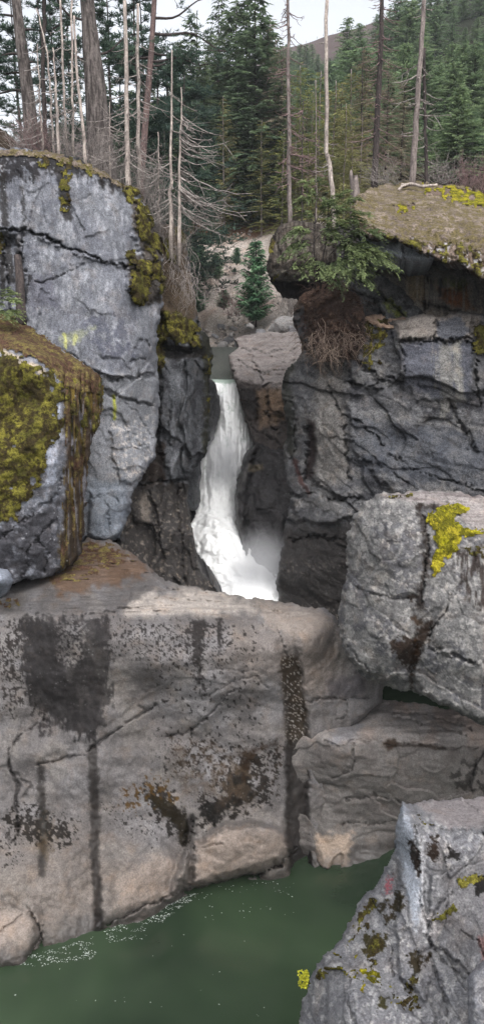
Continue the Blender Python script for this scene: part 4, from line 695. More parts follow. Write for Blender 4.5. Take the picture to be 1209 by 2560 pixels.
Q_.moss(np.maximum(Q_.poly([(668,620),(680,590),(686,605),(678,640)], 4, 5, 10, 1), .8*Q_.poly([(670,690),(725,680),(730,700),(680,706)], 4, 6, 10, 2)*Q_.spots(10, -.1, .2, 3)), m_moss, .1, 7, 'moss')
def fnR(q):
    q.paint(.92*q.poly([(745,740),(790,712),(860,720),(906,760),(904,860),(870,900),(800,890),(760,820)], 10, 10), alb(84, 70, 62)); q.paint(.8*q.poly([(768,725),(800,715),(850,730),(830,760),(780,755)], 8, 8), alb(112, 66, 46)); q.paint(.8*q.spots(9, .1, .2, 4)*sstep(740, 780, q.Y), alb(50, 40, 34)); q.D -= sstep(740, 780, q.Y)*.12*fbm(q.P0*5, 3)
    q.paint(.8*q.poly([(730,780),(765,770),(770,860),(790,880),(750,850),(735,820)], 8, 8), alb(96, 96, 100))
RM = small('root_mound', [(733,770),(745,742),(770,728),(800,712),(850,718),(890,740),(910,780),(912,850),(900,900),(850,900),(800,905),(770,870),(745,838),(733,800)], [(740,770,23.3),(800,720,23.3),(890,750,23.0),(780,780,22.8),(850,800,22.4),(905,820,22.5),(760,850,23.2),(820,890,22.6),(890,890,22.5)], alb(80, 72, 66), 'bulging mound of brown root-bound soil below the overhanging evergreen', 36, T=1.5, wet=0, fn=fnR, fac=.25, nz=.35, edge=5, ed=.2, cat='soil mound')
RM.moss(np.maximum(RM.poly([(745,735),(790,708),(850,712),(900,745),(905,800),(860,830),(800,830),(760,790)], 8, 12, 14, 3), 0), m_duff, .14, 7, 'litter', 'brown litter and dead twigs matted on the mound')
r = None
# ------------------------------------------------------------------ pool
n = NT('pool_water'); v = n.coord()
a_ = n.noise(v, .22, 3, .5, .4)
c = n.mix(n.ramp(a_, .35, .7), lin(44, 58, 45)*.5, lin(68, 86, 63)*.55)
b = n.bump(n.noise(v, 2.2, 3, .55, .2), .12, .06); b = n.bump(n.noise(n.coord((1, 2.2, 1)), 9, 2, .5), .06, .02, b)
m_pool = n.fin(c, .08, b, .45)
g = np.linspace(-60, 60, 121); gx, gy = np.meshgrid(g, np.linspace(-20, 26, 47))
W = np.stack([gx, gy, 0*gx], -1).reshape(-1, 3); H_, W_ = gx.shape
rr, cc = np.meshgrid(np.arange(H_-1), np.arange(W_-1), indexing='ij'); i = (rr*W_+cc).ravel()
pool = link('pool_water', mk_mesh('pool_water', W, np.stack([i, i+1, i+W_+1, i+W_], -1)), m_pool); tag(pool, 'still dark green pool', None, None, 'structure')
# foam flecks drifting along the foot of the ledge
F = MB(); gr = np.random.RandomState(21)
def fleck(px, py, s):
    P = at(px, py, water_Y(px, py, .004)); k = gr.randint(5, 8); th = np.sort(gr.rand(k)*6.283); rad = s*(.5+.7*gr.rand(k))
    V = np.stack([P[0]+rad*np.cos(th)*1.4, P[1]+rad*np.sin(th), np.full(k, .006)+gr.rand()*.002], -1); V = np.concatenate([V, [[P[0], P[1], .012]]])
    F.add(V, None, [[q, (q+1) % k, k] for q in range(k)])
edge = [(0,2404),(100,2378),(200,2350),(300,2308),(400,2266),(480,2230)]
for q in range(1900):
    t = gr.rand(); t = t**.8; x_ = 490*t; y0 = np.interp(x_, [p[0] for p in edge], [p[1] for p in edge]); wd = np.interp(x_, [0, 60, 150, 350, 430, 490], [8, 20, 55, 62, 30, 14])
    d_ = wd*gr.rand()**1.2
    if fbm(np.array([[x_/40, (y0+d_)/14, 2.2]]), 3)[0] < -.12+.25*(d_/wd): continue
    fleck(x_, y0+4+d_, .005+.013*gr.rand()**3)
for q in range(130):
    x_ = 480+gr.rand()*260; y_ = 2215+gr.rand()**1.5*90-(x_-480)*.05
    if fbm(np.array([[x_/40, y_/18, 4.2]]), 3)[0] > 0: fleck(x_, y_, .006+.012*gr.rand()**2)
for q in range(20): fleck(30+gr.rand()*640, 2330+gr.rand()*220, .006+.010*gr.rand()**3)
n = NT('foam'); m_foam = n.fin((.30, .33, .31), .6)
tag(F.build('foam', m_foam), 'white foam flecks scattered on the green pool beside the ledge', 'foam', None, 'stuff')

# ------------------------------------------------------------------ the falls
Lx = [(866,440),(900,480),(940,505),(955,522),(975,534),(1010,540),(1060,538),(1090,528),(1110,518),(1160,496),(1200,488),(1260,482),(1290,460),(1340,462),(1400,476),(1440,490),(1480,530),(1530,545)]
Rx = [(866,660),(900,640),(940,620),(955,596),(975,594),(1010,606),(1055,618),(1105,636),(1150,624),(1180,612),(1220,606),(1270,606),(1320,616),(1370,630),(1410,652),(1440,700),(1462,740),(1530,740)]
Yd = [(868,44),(905,37),(948,32.2),(960,31.6),(1000,30.6),(1060,29.9),(1110,29.3),(1200,28.4),(1270,27.6),(1300,26.8),(1350,25.9),(1400,25.3),(1450,24.6),(1500,23.6),(1540,22.8)]
ny, nx = 330, 70
py = np.linspace(868, 1530, ny)[:, None]+np.zeros((1, nx)); t = np.linspace(0, 1, nx)[None]
L_ = np.interp(py, *zip(*Lx)); R_ = np.interp(py, *zip(*Rx)); px = L_+(R_-L_)*t; Yv = np.interp(py, *zip(*Yd))
k_ = np.array([.15, .5, 1, .5, .15]); k_ /= k_.sum()
Yv = np.apply_along_axis(lambda q: np.convolve(np.pad(q, 12, 'edge'), np.ones(25)/25, 'valid'), 0, Yv)
Yv = Yv-1.0*np.sin(np.pi*np.clip(t, 0, 1))**.7*sstep(940, 1000, py)+.4
turb = sstep(945, 965, py); low = sstep(1180, 1320, py)
P0 = at(px, py, Yv); st1 = fbm(np.stack([px/9, py/70, 0*px], -1), 4); st2 = fbm(np.stack([px/26, py/40, 0*px+4], -1), 4); lp = fbm(P0*np.array([1.6, 1.2, 1.6]), 4); lp2 = fbm(P0*4.2, 3)
h = turb*((1-low)*(.10*st1+.14*st2)+low*(.20*lp+.07*lp2))+.02*st2
Yv = Yv-h; W = at(px, py, Yv); W[..., 2] += low*.12*np.abs(lp)
i = (np.arange(ny-1)[:, None]*nx+np.arange(nx-1)[None]).ravel()
me = mk_mesh('waterfall', W.reshape(-1, 3), np.stack([i, i+nx, i+nx+1, i+1], -1)); attr_f(me, 'foam', (turb*np.clip(.84+.3*st2*(1-low)+.3*low*(lp+.4), .25, 1)).ravel())
n = NT('falling_water'); v = n.coord(); fo = n.attr('foam')
d1 = n.noise(n.coord((3.0, 3.0, .7)), 2.4, 7, .7, .3); d2 = n.noise(v, 3.0, 6, .65)
c = n.mix(n.ramp(n.math('MULTIPLY', fo, n.ramp(n.math('ADD', n.math('MULTIPLY', d1, .6), n.math('MULTIPLY', d2, .4)), .25, .7, .7, 1.25)), .42, .8), lin(172, 188, 178)*.85, (.92, .93, .93)); c = n.mix(n.ramp(fo, 0, .2, 1, 0), c, lin(96, 102, 98)*.5)
nb = n.bump(d1, .25, .08); nb = n.bump(n.noise(v, 11, 4, .7), .2, .03, nb)
n.fin(c, n.ramp(fo, 0, .3, .2, .85), nb, .2); tr = n.n('ShaderNodeBsdfTranslucent'); n.put(tr.inputs[0], c); ms = n.n('ShaderNodeMixShader'); n.put(ms.inputs[0], n.ramp(fo, .0, .4, 0, .15)); n.l(n.b.outputs[0], ms.inputs[1]); n.l(tr.outputs[0], ms.inputs[2]); n.l(ms.outputs[0], n.out.inputs[0]); m_fall = n.m
wf = link('waterfall', me, m_fall); tag(wf, 'white waterfall plunging down the narrow gorge', 'waterfall', None, 'structure')

# spray hanging in the foot of the gorge
def mist(name, c, rad, dens, label):
    V = []; u, w_ = np.meshgrid(np.linspace(0, 6.283, 17)[:-1], np.linspace(0, math.pi, 10)); D = np.stack([np.sin(w_)*np.cos(u), np.sin(w_)*np.sin(u), np.cos(w_)], -1)*np.array(rad); H, W = u.shape; i = (np.arange(H-1)[:, None]*W+np.arange(W)[None]).ravel(); j = (np.arange(H-1)[:, None]*W+(np.arange(W)[None]+1) % W).ravel()
    o = link(name, mk_mesh(name, D.reshape(-1, 3), np.stack([i, i+W, j+W, j], -1))); o.location = c; m = bpy.data.materials.new(name); m.use_nodes = True; t = m.node_tree; t.nodes.clear(); out = t.nodes.new('ShaderNodeOutputMaterial'); vv = t.nodes.new('ShaderNodeVolumePrincipled'); vv.inputs['Color'].default_value = (.95, .96, 1, 1)
    tc = t.nodes.new('ShaderNodeTexCoord'); mp = t.nodes.new('ShaderNodeMapping'); mp.inputs['Scale'].default_value = tuple(1/q for q in rad); ln = t.nodes.new('ShaderNodeVectorMath'); ln.operation = 'LENGTH'; mr = t.nodes.new('ShaderNodeMapRange'); mr.interpolation_type = 'SMOOTHSTEP'; mr.inputs[1].default_value = 1; mr.inputs[2].default_value = .1; mr.inputs[3].default_value = 0; mr.inputs[4].default_value = dens
    t.links.new(tc.outputs['Object'], mp.inputs[0]); t.links.new(mp.outputs[0], ln.inputs[0]); t.links.new(ln.outputs['Value'], mr.inputs[0]); t.links.new(mr.outputs[0], vv.inputs['Density']); t.links.new(vv.outputs[0], out.inputs['Volume']); o.data.materials.append(m); tag(o, label, None, None, 'stuff')
mist('mist', at(650, 1445, 23.9).tolist(), (1.6, .9, 2.0), 1.4, 'soft white spray at the foot of the falls')
mist('mist', at(560, 1150, 27.6).tolist(), (1.2, .8, 1.5), 1.2, 'soft spray thrown off the middle of the falls')

# ------------------------------------------------------------------ light and sky
SUN_EL, SUN_AZ = R(52), R(-28)
w = bpy.data.worlds.new('World'); scene.world = w; w.use_nodes = True; t_ = w.node_tree; t_.nodes.clear()
sk = t_.nodes.new('ShaderNodeTexSky'); sk.sky_type = 'NISHITA'; sk.sun_disc = False; sk.sun_elevation = SUN_EL; sk.sun_rotation = R(180)+SUN_AZ
sk.air_density = 1.0; sk.dust_density = 5.0; sk.ozone_density = 1.0
hs = t_.nodes.new('ShaderNodeHueSaturation'); hs.inputs['Saturation'].default_value = .24; hs.inputs['Value'].default_value = 1.0
tc = t_.nodes.new('ShaderNodeTexCoord'); mp = t_.nodes.new('ShaderNodeMapping'); mp.inputs['Scale'].default_value = (1, 1, 2.5); nz = t_.nodes.new('ShaderNodeTexNoise'); nz.inputs['Scale'].default_value = 2.2; nz.inputs['Detail'].default_value = 5
mr = t_.nodes.new('ShaderNodeMapRange'); mr.inputs[1].default_value = .3; mr.inputs[2].default_value = .7; mr.inputs[3].default_value = .8; mr.inputs[4].default_value = 1.2
mx = t_.nodes.new('ShaderNodeMix'); mx.data_type = 'RGBA'; mx.blend_type = 'MULTIPLY'; mx.inputs[0].default_value = 1.0
bg = t_.nodes.new('ShaderNodeBackground'); bg.inputs[1].default_value = .15; wo = t_.nodes.new('ShaderNodeOutputWorld')
L = t_.links.new; L(sk.outputs[0], hs.inputs['Color']); L(tc.outputs['Generated'], mp.inputs[0]); L(mp.outputs[0], nz.inputs['Vector']); L(nz.outputs['Fac'], mr.inputs[0]); L(hs.outputs[0], mx.inputs[6]); L(mr.outputs[0], mx.inputs[7]); L(mx.outputs[2], bg.inputs[0]); L(bg.outputs[0], wo.inputs[0])
sl = bpy.data.lights.new('sun', 'SUN'); sl.energy = .9; sl.angle = R(22); sl.color = (1, .98, .95); so = bpy.data.objects.new('sun', sl); col.objects.link(so)
so.rotation_euler = (R(90)-SUN_EL, 0, SUN_AZ); so.location = (0, 0, 60)
vs = scene.view_settings; vs.view_transform = 'Standard'; vs.look = 'None'; vs.exposure = 1.15; vs.gamma = 1.0
scene.render.engine = 'CYCLES'; cy = scene.cycles; cy.use_denoising = True; cy.max_bounces = 7; cy.diffuse_bounces = 5; cy.glossy_bounces = 3; cy.volume_bounces = 1
# ================================================================== ground behind the gorge
GC = []
def gp(px, py, Y): P = at(px, py, Y); GC.append((P[0], P[1], P[2]))
for q in ((480,862,46),(540,862,45),(620,850,44),(700,830,42),(760,800,41),(480,760,50),(560,740,50),(640,750,48),(720,720,47),(780,700,46),(470,640,55),(540,640,56),(620,640,56),(700,620,55),(470,572,60),(560,572,61),(650,570,60),(760,560,56),(480,556,64),(600,556,66),(720,552,64),(800,540,55),
          (440,520,75),(600,500,85),(760,470,80),(860,440,60),(960,400,62),(1080,390,60),(1209,380,58),(1400,350,60),(700,400,110),(840,280,110),(960,230,105),(1080,190,100),(1209,150,100),(1400,60,110),(860,200,150),(1000,100,140),(1209,-40,150),(1500,-160,160),
          (500,330,200),(640,230,300),(740,120,380),(800,92,380),(860,74,380),(905,66,380),(960,50,380),(1209,-20,380),(300,420,300),(0,480,300),(-300,500,300)): gp(*q)
for x_, y_, z_ in ((-30,20,14),(-12,22.5,15.2),(-8,22.5,15.4),(-5.6,23.5,14.5),(-12,30,15.6),(-6,30,15.5),(-30,40,15),(-8,42,15.5),(-20,60,15),(-14,55,16),(-40,120,13),(-80,60,12),(-120,200,10),(-4.8,26,12.5),(-4.6,32,12.5),(-2.7,22,0),(-2.7,25,1),(-2.8,28,2),(-2.8,30.5,4),(-2.4,33,8.5),(-5,38,13.5),(-1.5,21,1),(1,21,1),(0,26,2),(2,26,3),(-1,30.5,6),(1,30.5,6),(-1.4,36,9.6),(0,36,10.0),(-2,42,10.6),(-3,46,11.2),(-6,44,11.5),(2.2,36,11.2),(3.2,31,13),(3,28,12.5),(3.4,40,12.6),
              (5,29,15.4),(8,29,16.4),(12,29,16.4),(18,29,16),(40,28,16),(8,36,17.3),(14,36,17.5),(30,40,19),(6,44,17.5),(12,50,19.5),(80,60,30),(120,100,50),(6,21,4),(12,21,3),(30,20,4),(8,25,10),(14,25,9),(30,24,10)): GC.append((x_, y_, z_))
_G = np.array(GC); _gX = _G[:, :2]/10.0
def _ph(d2): return np.sqrt(d2+.05)
_A = np.zeros((len(_G)+3,)*2); nG = len(_G); _A[:nG, :nG] = _ph(((_gX[:, None]-_gX[None])**2).sum(-1))-np.eye(nG)*.02; _A[:nG, nG] = 1; _A[:nG, nG+1:] = _gX; _A[nG, :nG] = 1; _A[nG+1:, :nG] = _gX.T
_w = np.linalg.solve(_A, np.concatenate([_G[:, 2], [0, 0, 0]]))
def ground(x, y):
    x = np.asarray(x, float)/10; y = np.asarray(y, float)/10; s = _w[nG]+_w[nG+1]*x+_w[nG+2]*y
    for i in range(nG): s = s+_w[i]*_ph((x-_gX[i, 0])**2+(y-_gX[i, 1])**2)
    return s
def gnd(x, y): return float(ground(np.array([x]), np.array([y]))[0])
ys = np.concatenate([np.arange(21, 36, .35), np.arange(36, 68, .28), np.arange(68, 120, 1.6), np.geomspace(120, 900, 46)]); xs = np.concatenate([-np.geomspace(400, 10, 40), np.arange(-9.8, 12, .25), np.geomspace(12.2, 400, 60)])
gx, gy = np.meshgrid(xs, ys); gz = ground(gx, np.minimum(gy, 400))
P0 = np.stack([gx, gy, 0*gx], -1); near = sstep(75, 50, gy)
gz = gz+fbm(P0*.45, 4)*.22*near+fbm(P0*1.7, 3)*.10*near+fbm(P0*.03, 3)*2*sstep(80, 200, gy)
bank = sstep(37, 41, gy)*sstep(62.5, 60, gy+fbm(P0*.3, 3)*1.5)*sstep(-9, -5, gx)*sstep(9, 5.5, gx)
gz = gz+bank*(.16*ridged(P0*np.array([.5, .25, 1]), 3)-.16)+sstep(59.5, 61, gy)*sstep(63, 61.5, gy)*.5*(gx < 8)*(gx > -10)
tint = np.zeros(gx.shape+(3,)); tint[:] = alb(82, 70, 58, .9)
def tp(m, c): global tint; tint = tint+(np.asarray(c)-tint)*np.clip(m, 0, 1)[..., None]
tp(bank, alb(186, 177, 170)); tp(.7*bank*sstep(-.1, .5, fbm(P0*np.array([.9, .35, 1])+3, 4)), alb(158, 148, 141)); tp(.6*bank*sstep(.1, .6, fbm(P0*.7+9, 4)), alb(150, 130, 118)); tp(bank*sstep(46, 42, gy), alb(176, 172, 170))
tp(sstep(57, 59.5, gy)*sstep(62, 60.5, gy)*bank, alb(104, 78, 62)); tp(sstep(80, 130, gy), alb(60, 66, 52, .8)); tp(sstep(250, 330, gy), alb(112, 92, 88, .9))
H_, W_ = gx.shape; i = (np.arange(H_-1)[:, None]*W_+np.arange(W_-1)[None]).ravel()
me = mk_mesh('ground', np.stack([gx, gy, gz], -1).reshape(-1, 3), np.stack([i, i+1, i+W_+1, i+W_], -1)); attr_c(me, 'tint', tint.reshape(-1, 3)); attr_f(me, 'wet', np.zeros(gx.size))
m_ground = rock_mat('bank_soil', .5, .5, 7, .7)
tag(link('ground', me, m_ground), 'scree bank and forest floor behind the gorge', None, None, 'structure')

# ================================================================== plant materials
def foliage(name, a, b, c, rnd=.5):
    n = NT(name); v = n.attr('var'); oi = n.n('ShaderNodeObjectInfo')
    k = n.mix(n.ramp(v, .1, .9), a, b); k = n.mix(n.ramp(oi.outputs['Random'], .0, 1.0, 0, rnd), k, c)
    k = n.mix(1.0, k, n.grey(n.ramp(n.noise(n.coord(), 1.3, 4, .6), .25, .75, .55, 1.5)), 'MULTIPLY')
    n.fin(k, .75, None, .2); tr = n.n('ShaderNodeBsdfTranslucent'); n.put(tr.inputs[0], k); ms = n.n('ShaderNodeMixShader'); ms.inputs[0].default_value = .42
    n.l(n.b.outputs[0], ms.inputs[1]); n.l(tr.outputs[0], ms.inputs[2]); n.l(ms.outputs[0], n.out.inputs[0]); return n.m
def bark(name, a, b, sc=(9, 9, 1.6), bump=.9):
    n = NT(name); v = n.coord(sc); f = n.noise(v, 1.6, 5, .7, .3); f2 = n.noise(n.coord(), 16, 4, .7)
    c = n.mix(n.ramp(f, .35, .65), a, b); c = n.mix(1.0, c, n.grey(n.ramp(f2, .2, .8, .6, 1.4)), 'MULTIPLY'); return n.fin(c, .9, n.bump(f2, .5, .02, n.bump(f, bump, .06)), .2)
f_dark = foliage('fir_dark', lin(70, 84, 64), lin(108, 122, 90), lin(86, 106, 82)); f_hill = foliage('fir_hillside', lin(90, 110, 80), lin(132, 150, 108), lin(94, 116, 90), .8); f_olive = foliage('fir_olive', lin(98, 108, 66), lin(142, 144, 86), lin(112, 102, 78), .6)
f_pine = foliage('pine_dark', lin(52, 68, 60), lin(84, 102, 84), lin(66, 84, 78)); f_brown = foliage('lichen_twigs', lin(106, 98, 88), lin(146, 136, 118), lin(112, 114, 80), .6); f_hem = foliage('evergreen_bright', lin(84, 96, 66), lin(132, 144, 98), lin(88, 102, 72), .4); f_fir = foliage('fir_bluegreen', lin(66, 102, 76), lin(126, 162, 124), lin(64, 104, 70), .3)
b_grey = bark('bark_grey', lin(134, 124, 120), lin(96, 88, 86)); b_pale = bark('bark_pale', lin(172, 162, 154), lin(124, 114, 110)); b_big = bark('bark_furrowed', lin(108, 101, 98), lin(52, 47, 46), (7, 7, 1.1)); b_dark = bark('bark_dark', lin(72, 64, 62), lin(46, 42, 42)); b_twig = bark('twig_grey', lin(156, 149, 145), lin(112, 104, 100)); b_pink = bark('twig_pink', lin(134, 112, 112), lin(102, 84, 82)); b_root = bark('root_brown', lin(150, 134, 122), lin(98, 82, 72))

# ================================================================== tree kinds (built once, copied)
def sprays(mb, P, D, L, W, droop, g, c):
    """flat pointed sprays: base P, direction D, length L, width W (arrays)"""
    n = len(P); up = np.tile([0, 0, 1.], (n, 1))+g.normal(size=(n, 3))*.35; S = np.cross(D, up); S /= np.linalg.norm(S, axis=1)[:, None]+1e-9
    tip = P+D*L[:, None]; tip[:, 2] -= droop*L; mid = P+D*(L*.45)[:, None]; mid[:, 2] -= droop*L*.2
    V = np.stack([P, mid+S*W[:, None], tip, mid-S*W[:, None]], 1).reshape(-1, 3); i = np.arange(n)[:, None]*4+np.arange(4)[None]
    mb.add(V, i); mb.C[-1] = np.repeat(c, 4)
def fir_crown(H, base, rad, seed, gap=.32, per=6, droop=.35, rise=.15, sl=.34, sw=.05, step=.16, ragged=.35, sticks=0, pw=.8):
    g = np.random.RandomState(seed); mb = MB(); z = base*H; Ps, Ds, Ls, Cs = [], [], [], []
    side = g.rand()*6.28; lop = .25*g.rand()
    while z < H*.985:
        f = (z-base*H)/(H-base*H); k = max(3, int(per*(1-.35*f)+g.rand()))
        for q in range(k):
            if g.rand() < .1: continue
            a = g.rand()*6.283; L = rad*((1-f)**pw*min(1, .45+f*5))*(1-ragged+ragged*1.6*g.rand())*(1+lop*math.cos(a-side))+.08
            d = np.array([math.cos(a), math.sin(a), 0]); m = max(2, int(L/step)); t = (np.arange(m)+.6)/m; zz = z+g.normal()*gap*.3
            C = np.array([0, 0, zz])+d*(L*t)[:, None]; C[:, 2] += L*(rise*t-droop*t*t)+f*L*.5*t; bt = np.clip(.5+.28*g.normal(), 0, 1)
            if sticks: mb.tube(np.vstack([[0, 0, zz], C]), np.linspace(.012, .004, m+1)*sticks, 3, .0)
            lat = np.cross(d, [0, 0, 1.])
            for s in (-1, 1):
                dd = d*.75+lat*s*(.75+.3*g.rand(m, 1)); dd /= np.linalg.norm(dd, axis=1)[:, None]
                Ps.append(C); Ds.append(dd); Ls.append(sl*(1.1-.55*t)*(.7+.6*g.rand(m))*(.55+.45*(1-f))); Cs.append(np.clip(bt+.15*g.normal(size=m), 0, 1))
            Ps.append(C[-1:]); Ds.append(d[None]); Ls.append(np.array([sl*.9])); Cs.append(np.array([bt]))
        z += gap*(1-.45*f)*(.7+.6*g.rand())
    P = np.vstack(Ps); D = np.vstack(Ds); L = np.concatenate(Ls); sprays(mb, P, D, L, sw*(.7+.6*g.rand(len(P))), .35, g, np.concatenate(Cs)); return mb
def tuft(mb, P, r, g, n=11, c=.5):
    D = g.normal(size=(n, 3)); D[:, 2] = np.abs(D[:, 2])*.7+.1; D /= np.linalg.norm(D, axis=1)[:, None]; sprays(mb, np.tile(P, (n, 1)), D, r*(.7+.5*g.rand(n)), np.full(n, r*.09), .1, g, np.clip(c+.2*g.normal(size=n), 0, 1))
def pine_crown(H, base, rad, seed, nb=34, r=.2, sticks=1.0, tn=8):
    g = np.random.RandomState(seed); mb = MB()
    for q in range(nb):
        f = g.rand()**.9; z = H*(base+(1-base)*f); a = g.rand()*6.283; L = rad*(1-.75*f)*(.4+.8*g.rand()); d = np.array([math.cos(a), math.sin(a), 0])
        t = np.linspace(0, 1, 6); C = np.array([0, 0, z])+d*(L*t)[:, None]+g.normal(size=(6, 3))*.05*L*t[:, None]; C[:, 2] += L*(-.1*t+.35*t*t); mb.tube(C, np.linspace(.02, .006, 6)*sticks, 3, .0); b = np.clip(.5+.3*g.normal(), 0, 1)
        for u in range(int(4+tn*L/rad*1.5)):
            k = .35+.65*g.rand(); p = C[0]+(C[-1]-C[0])*k+np.array([0, 0, L*(-.1*k+.35*k*k)-(C[-1][2]-C[0][2])*k]); e = p+g.normal(size=3)*np.array([.3, .3, .16])*L*.55*k
            mb.tube([p, e], [.006*sticks, .003*sticks], 3, .0); tuft(mb, e, r, g, 12, b)
    return mb
def trunk_mb(H, r0, r1=.02, bend=.06, seed=0, n=8, m=14):
    g = np.random.RandomState(seed); t = np.linspace(0, 1, m); P = np.zeros((m, 3)); P[:, 2] = -.4+(H+.4)*t; w = np.cumsum(g.normal(size=(m, 2)), 0)*bend*H/m*.5; P[:, :2] = w*np.minimum(t*3, 1)[:, None]; mb = MB(); mb.tube(P, r0+(r1-r0)*t**.85+r0*.35*np.exp(-t*18), n); mb.P = P; return mb
KIND = {}
def kind(name, crown, H, r0, seed, fol, brk, thing):
    c = crown.mesh('crown'); c.materials.append(fol); t = trunk_mb(H, r0, seed=seed).mesh('trunk'); t.materials.append(brk); KIND.setdefault(name, []).append((c, t, H, thing))
for s_ in range(4): kind('dark', fir_crown(14, .04+.02*s_, 2.9+.4*(s_ % 2), 100+s_, .30, 9, .45, .14, .46, .075, .17, .45), 14, .16, s_, f_dark, b_dark, 'fir_tree')
for s_ in range(4): kind('hill', fir_crown(14, .02, 4.0+.6*(s_ % 2), 200+s_, .36, 9, .30, .05, .62, .11, .24, .4, 0, .65), 14, .17, s_+10, f_hill, b_dark, 'fir_tree')
for s_ in range(3): kind('olive', fir_crown(11, .08, 2.3, 300+s_, .36, 6, .3, .1, .38, .04, .16, .5, .8, .7), 11, .10, s_+20, f_olive, b_grey, 'fir_tree')
for s_ in range(2): kind('brown', fir_crown(13, .08, 2.1, 400+s_, .28, 7, .5, .0, .36, .022, .12, .6, 1.2, .6), 13, .13, s_+30, f_brown, b_dark, 'fir_tree')
for s_ in range(3): kind('pine', pine_crown(12, .22, 2.6, 500+s_, 64, .26, 1.2), 12, .13, s_+40, f_pine, b_dark, 'pine_tree')
for s_ in range(2): kind('small', fir_crown(4, .01, 1.05, 600+s_, .10, 10, .05, .4, .30, .05, .09, .3), 4, .05, s_+50, f_fir, b_dark, 'fir_tree')
for s_ in range(2): kind('far', fir_crown(10, .02, 1.9, 700+s_, .8, 6, .3, .1, .9, .2, .6, .3), 10, .15, s_+60, f_dark, b_dark, 'fir_tree')
_tg = np.random.RandomState(77)
def plant(kd, px, ytop, Y, label, group, width=None, Hm=None, name=None, zbase=None, lean=0.0):
    """a tree of a kind, standing on the ground where photo column px meets distance Y, as tall as photo row ytop asks"""
    L_ = KIND[kd]; c, t, H, thing = L_[_tg.randint(len(L_))]; P = at(px, ytop, Y); zb = gnd(P[0], P[1])-.15 if zbase is None else zbase; h = Hm or max(1.0, P[2]-zb); k = h/H; kx = k*(width or 1.0)*(.9+.2*_tg.rand())
    o = empty(name or thing, (P[0], P[1], zb)); o.rotation_euler = (0, lean, _tg.rand()*6.28); o.scale = (kx, kx, k); tag(o, label, 'tree', group)
    for nm, me in (('crown', c), ('trunk', t)):
        q = bpy.data.objects.new(nm, me); col.objects.link(q); q.parent = o
    return o
ORD = 'first second third fourth fifth sixth seventh eighth ninth tenth eleventh twelfth thirteenth fourteenth fifteenth sixteenth seventeenth eighteenth nineteenth twentieth'.split()
def row(kd, items, what, where, group, **k):
    items = sorted(items)
    for n_, it in enumerate(items): plant(kd, it[0], it[1], it[2], f'{what}, {ORD[n_]} from the left {where}', group, width=it[3] if len(it) > 3 else None, **k)
# dense dark firs behind the bank, in the middle
row('dark', [(448,96,64,1.0),(482,28,66,1.0),(522,70,72,.9),(548,-25,68,.8),(578,10,64,1.1),(612,-40,66,1.2),(645,-30,62,1.2),(676,60,66,1.2)], 'tall dark fir', 'in the back row behind the scree bank', 'dark firs behind the scree bank')
row('dark', [(436,230,62,1.2),(470,190,66,1.1),(505,150,62,1.0),(540,140,64,1.0),(600,130,61,1.0),(628,260,60,1.0),(690,200,60,1.2)], 'shorter dark fir', 'in the row atop the scree bank', 'dark firs at the top of the bank')
row('olive', [(560,240,59,.8),(655,300,58,.9),(705,330,56,1.0),(585,330,60,.9)], 'small olive green fir', 'along the brink of the scree bank', 'olive firs along the brink')
# left, behind the snags
row('pine', [(-30,60,34,1.1),(28,-40,36,1.0),(95,-60,30,1.1),(130,-20,38,1.1),(170,40,42,1.2),(262,-30,36,1.0),(300,150,40,1.2),(335,-60,34,.9),(352,-20,38,.9)], 'slender dark pine', 'against the sky at far left', 'pines behind the dead trees')
row('pine', [(395,150,40,1.4),(425,130,46,1.4),(455,170,44,1.3),(488,230,50,1.3)], 'bushy dark pine', 'between the leaning trunk and the scree bank', 'bushy pines')
row('dark', [(270,200,46,1.1),(300,270,50,1.1),(345,220,48,1.3),(375,180,52,1.2),(405,240,56,1.2)], 'green fir low behind the dead trees', 'left of the bushy pines', 'firs low behind the dead trees')
# right of the middle: sparse olive and lichen-grey firs
row('olive', [(750,160,60,1.2),(778,230,58,1.1),(800,180,56,1.2),(838,200,42,1.2),(862,260,38,1.1),(884,170,48,1.2),(905,290,40,1.1),(740,330,57,1.0),(770,350,55,1.0),(880,330,34,1.0)], 'thin olive fir', 'in the open stand above the evergreen mound', 'olive firs above the mound')
row('brown', [(668,40,63,1.2),(702,110,60,1.2),(768,250,58,1.1),(850,210,52,1.2),(912,120,46,1.2),(975,140,50,1.2),(1010,200,44,1.2)], 'grey-brown half bare fir', 'among the lichen-hung firs', 'half bare lichen-hung firs')
# hillside firs, right
hg = np.random.RandomState(9)
for nm, n_, x0, x1, Ya, Yb, ta, tb, wd in (('lowest row on the right slope', 12, 850, 1260, 52, 60, 190, 300, 1.2), ('second row up the right slope', 13, 870, 1270, 66, 78, 90, 190, 1.15), ('third row up the right slope', 13, 860, 1270, 84, 96, 20, 110, 1.1), ('fourth row up the right slope', 13, 850, 1270, 104, 118, -60, 60, 1.1), ('topmost row up the right slope', 10, 930, 1270, 128, 150, -140, -20, 1.1)):
    it = []
    for q in range(n_):
        u = (q+.2+.6*hg.rand())/n_; px_ = x0+(x1-x0)*u; it.append((px_, ta+(tb-ta)*hg.rand()+(1-u)*(70 if Ya > 80 else 20), Ya+(Yb-Ya)*hg.rand(), wd*(.85+.4*hg.rand())))
    row('hill', it, ('tall ' if Ya > 80 else 'broad ')+'hillside fir', 'in the '+nm, 'firs on the right hillside')
row('hill', [(800,190,96,1.1),(826,150,90,1.1),(772,170,100,1.1),(745,210,104,1.1),(850,120,120,1.0),(905,110,110,1.0),(720,230,92,1.1)], 'green fir', 'on the saddle below the bare brown ridge', 'firs on the saddle')
hg = np.random.RandomState(19)
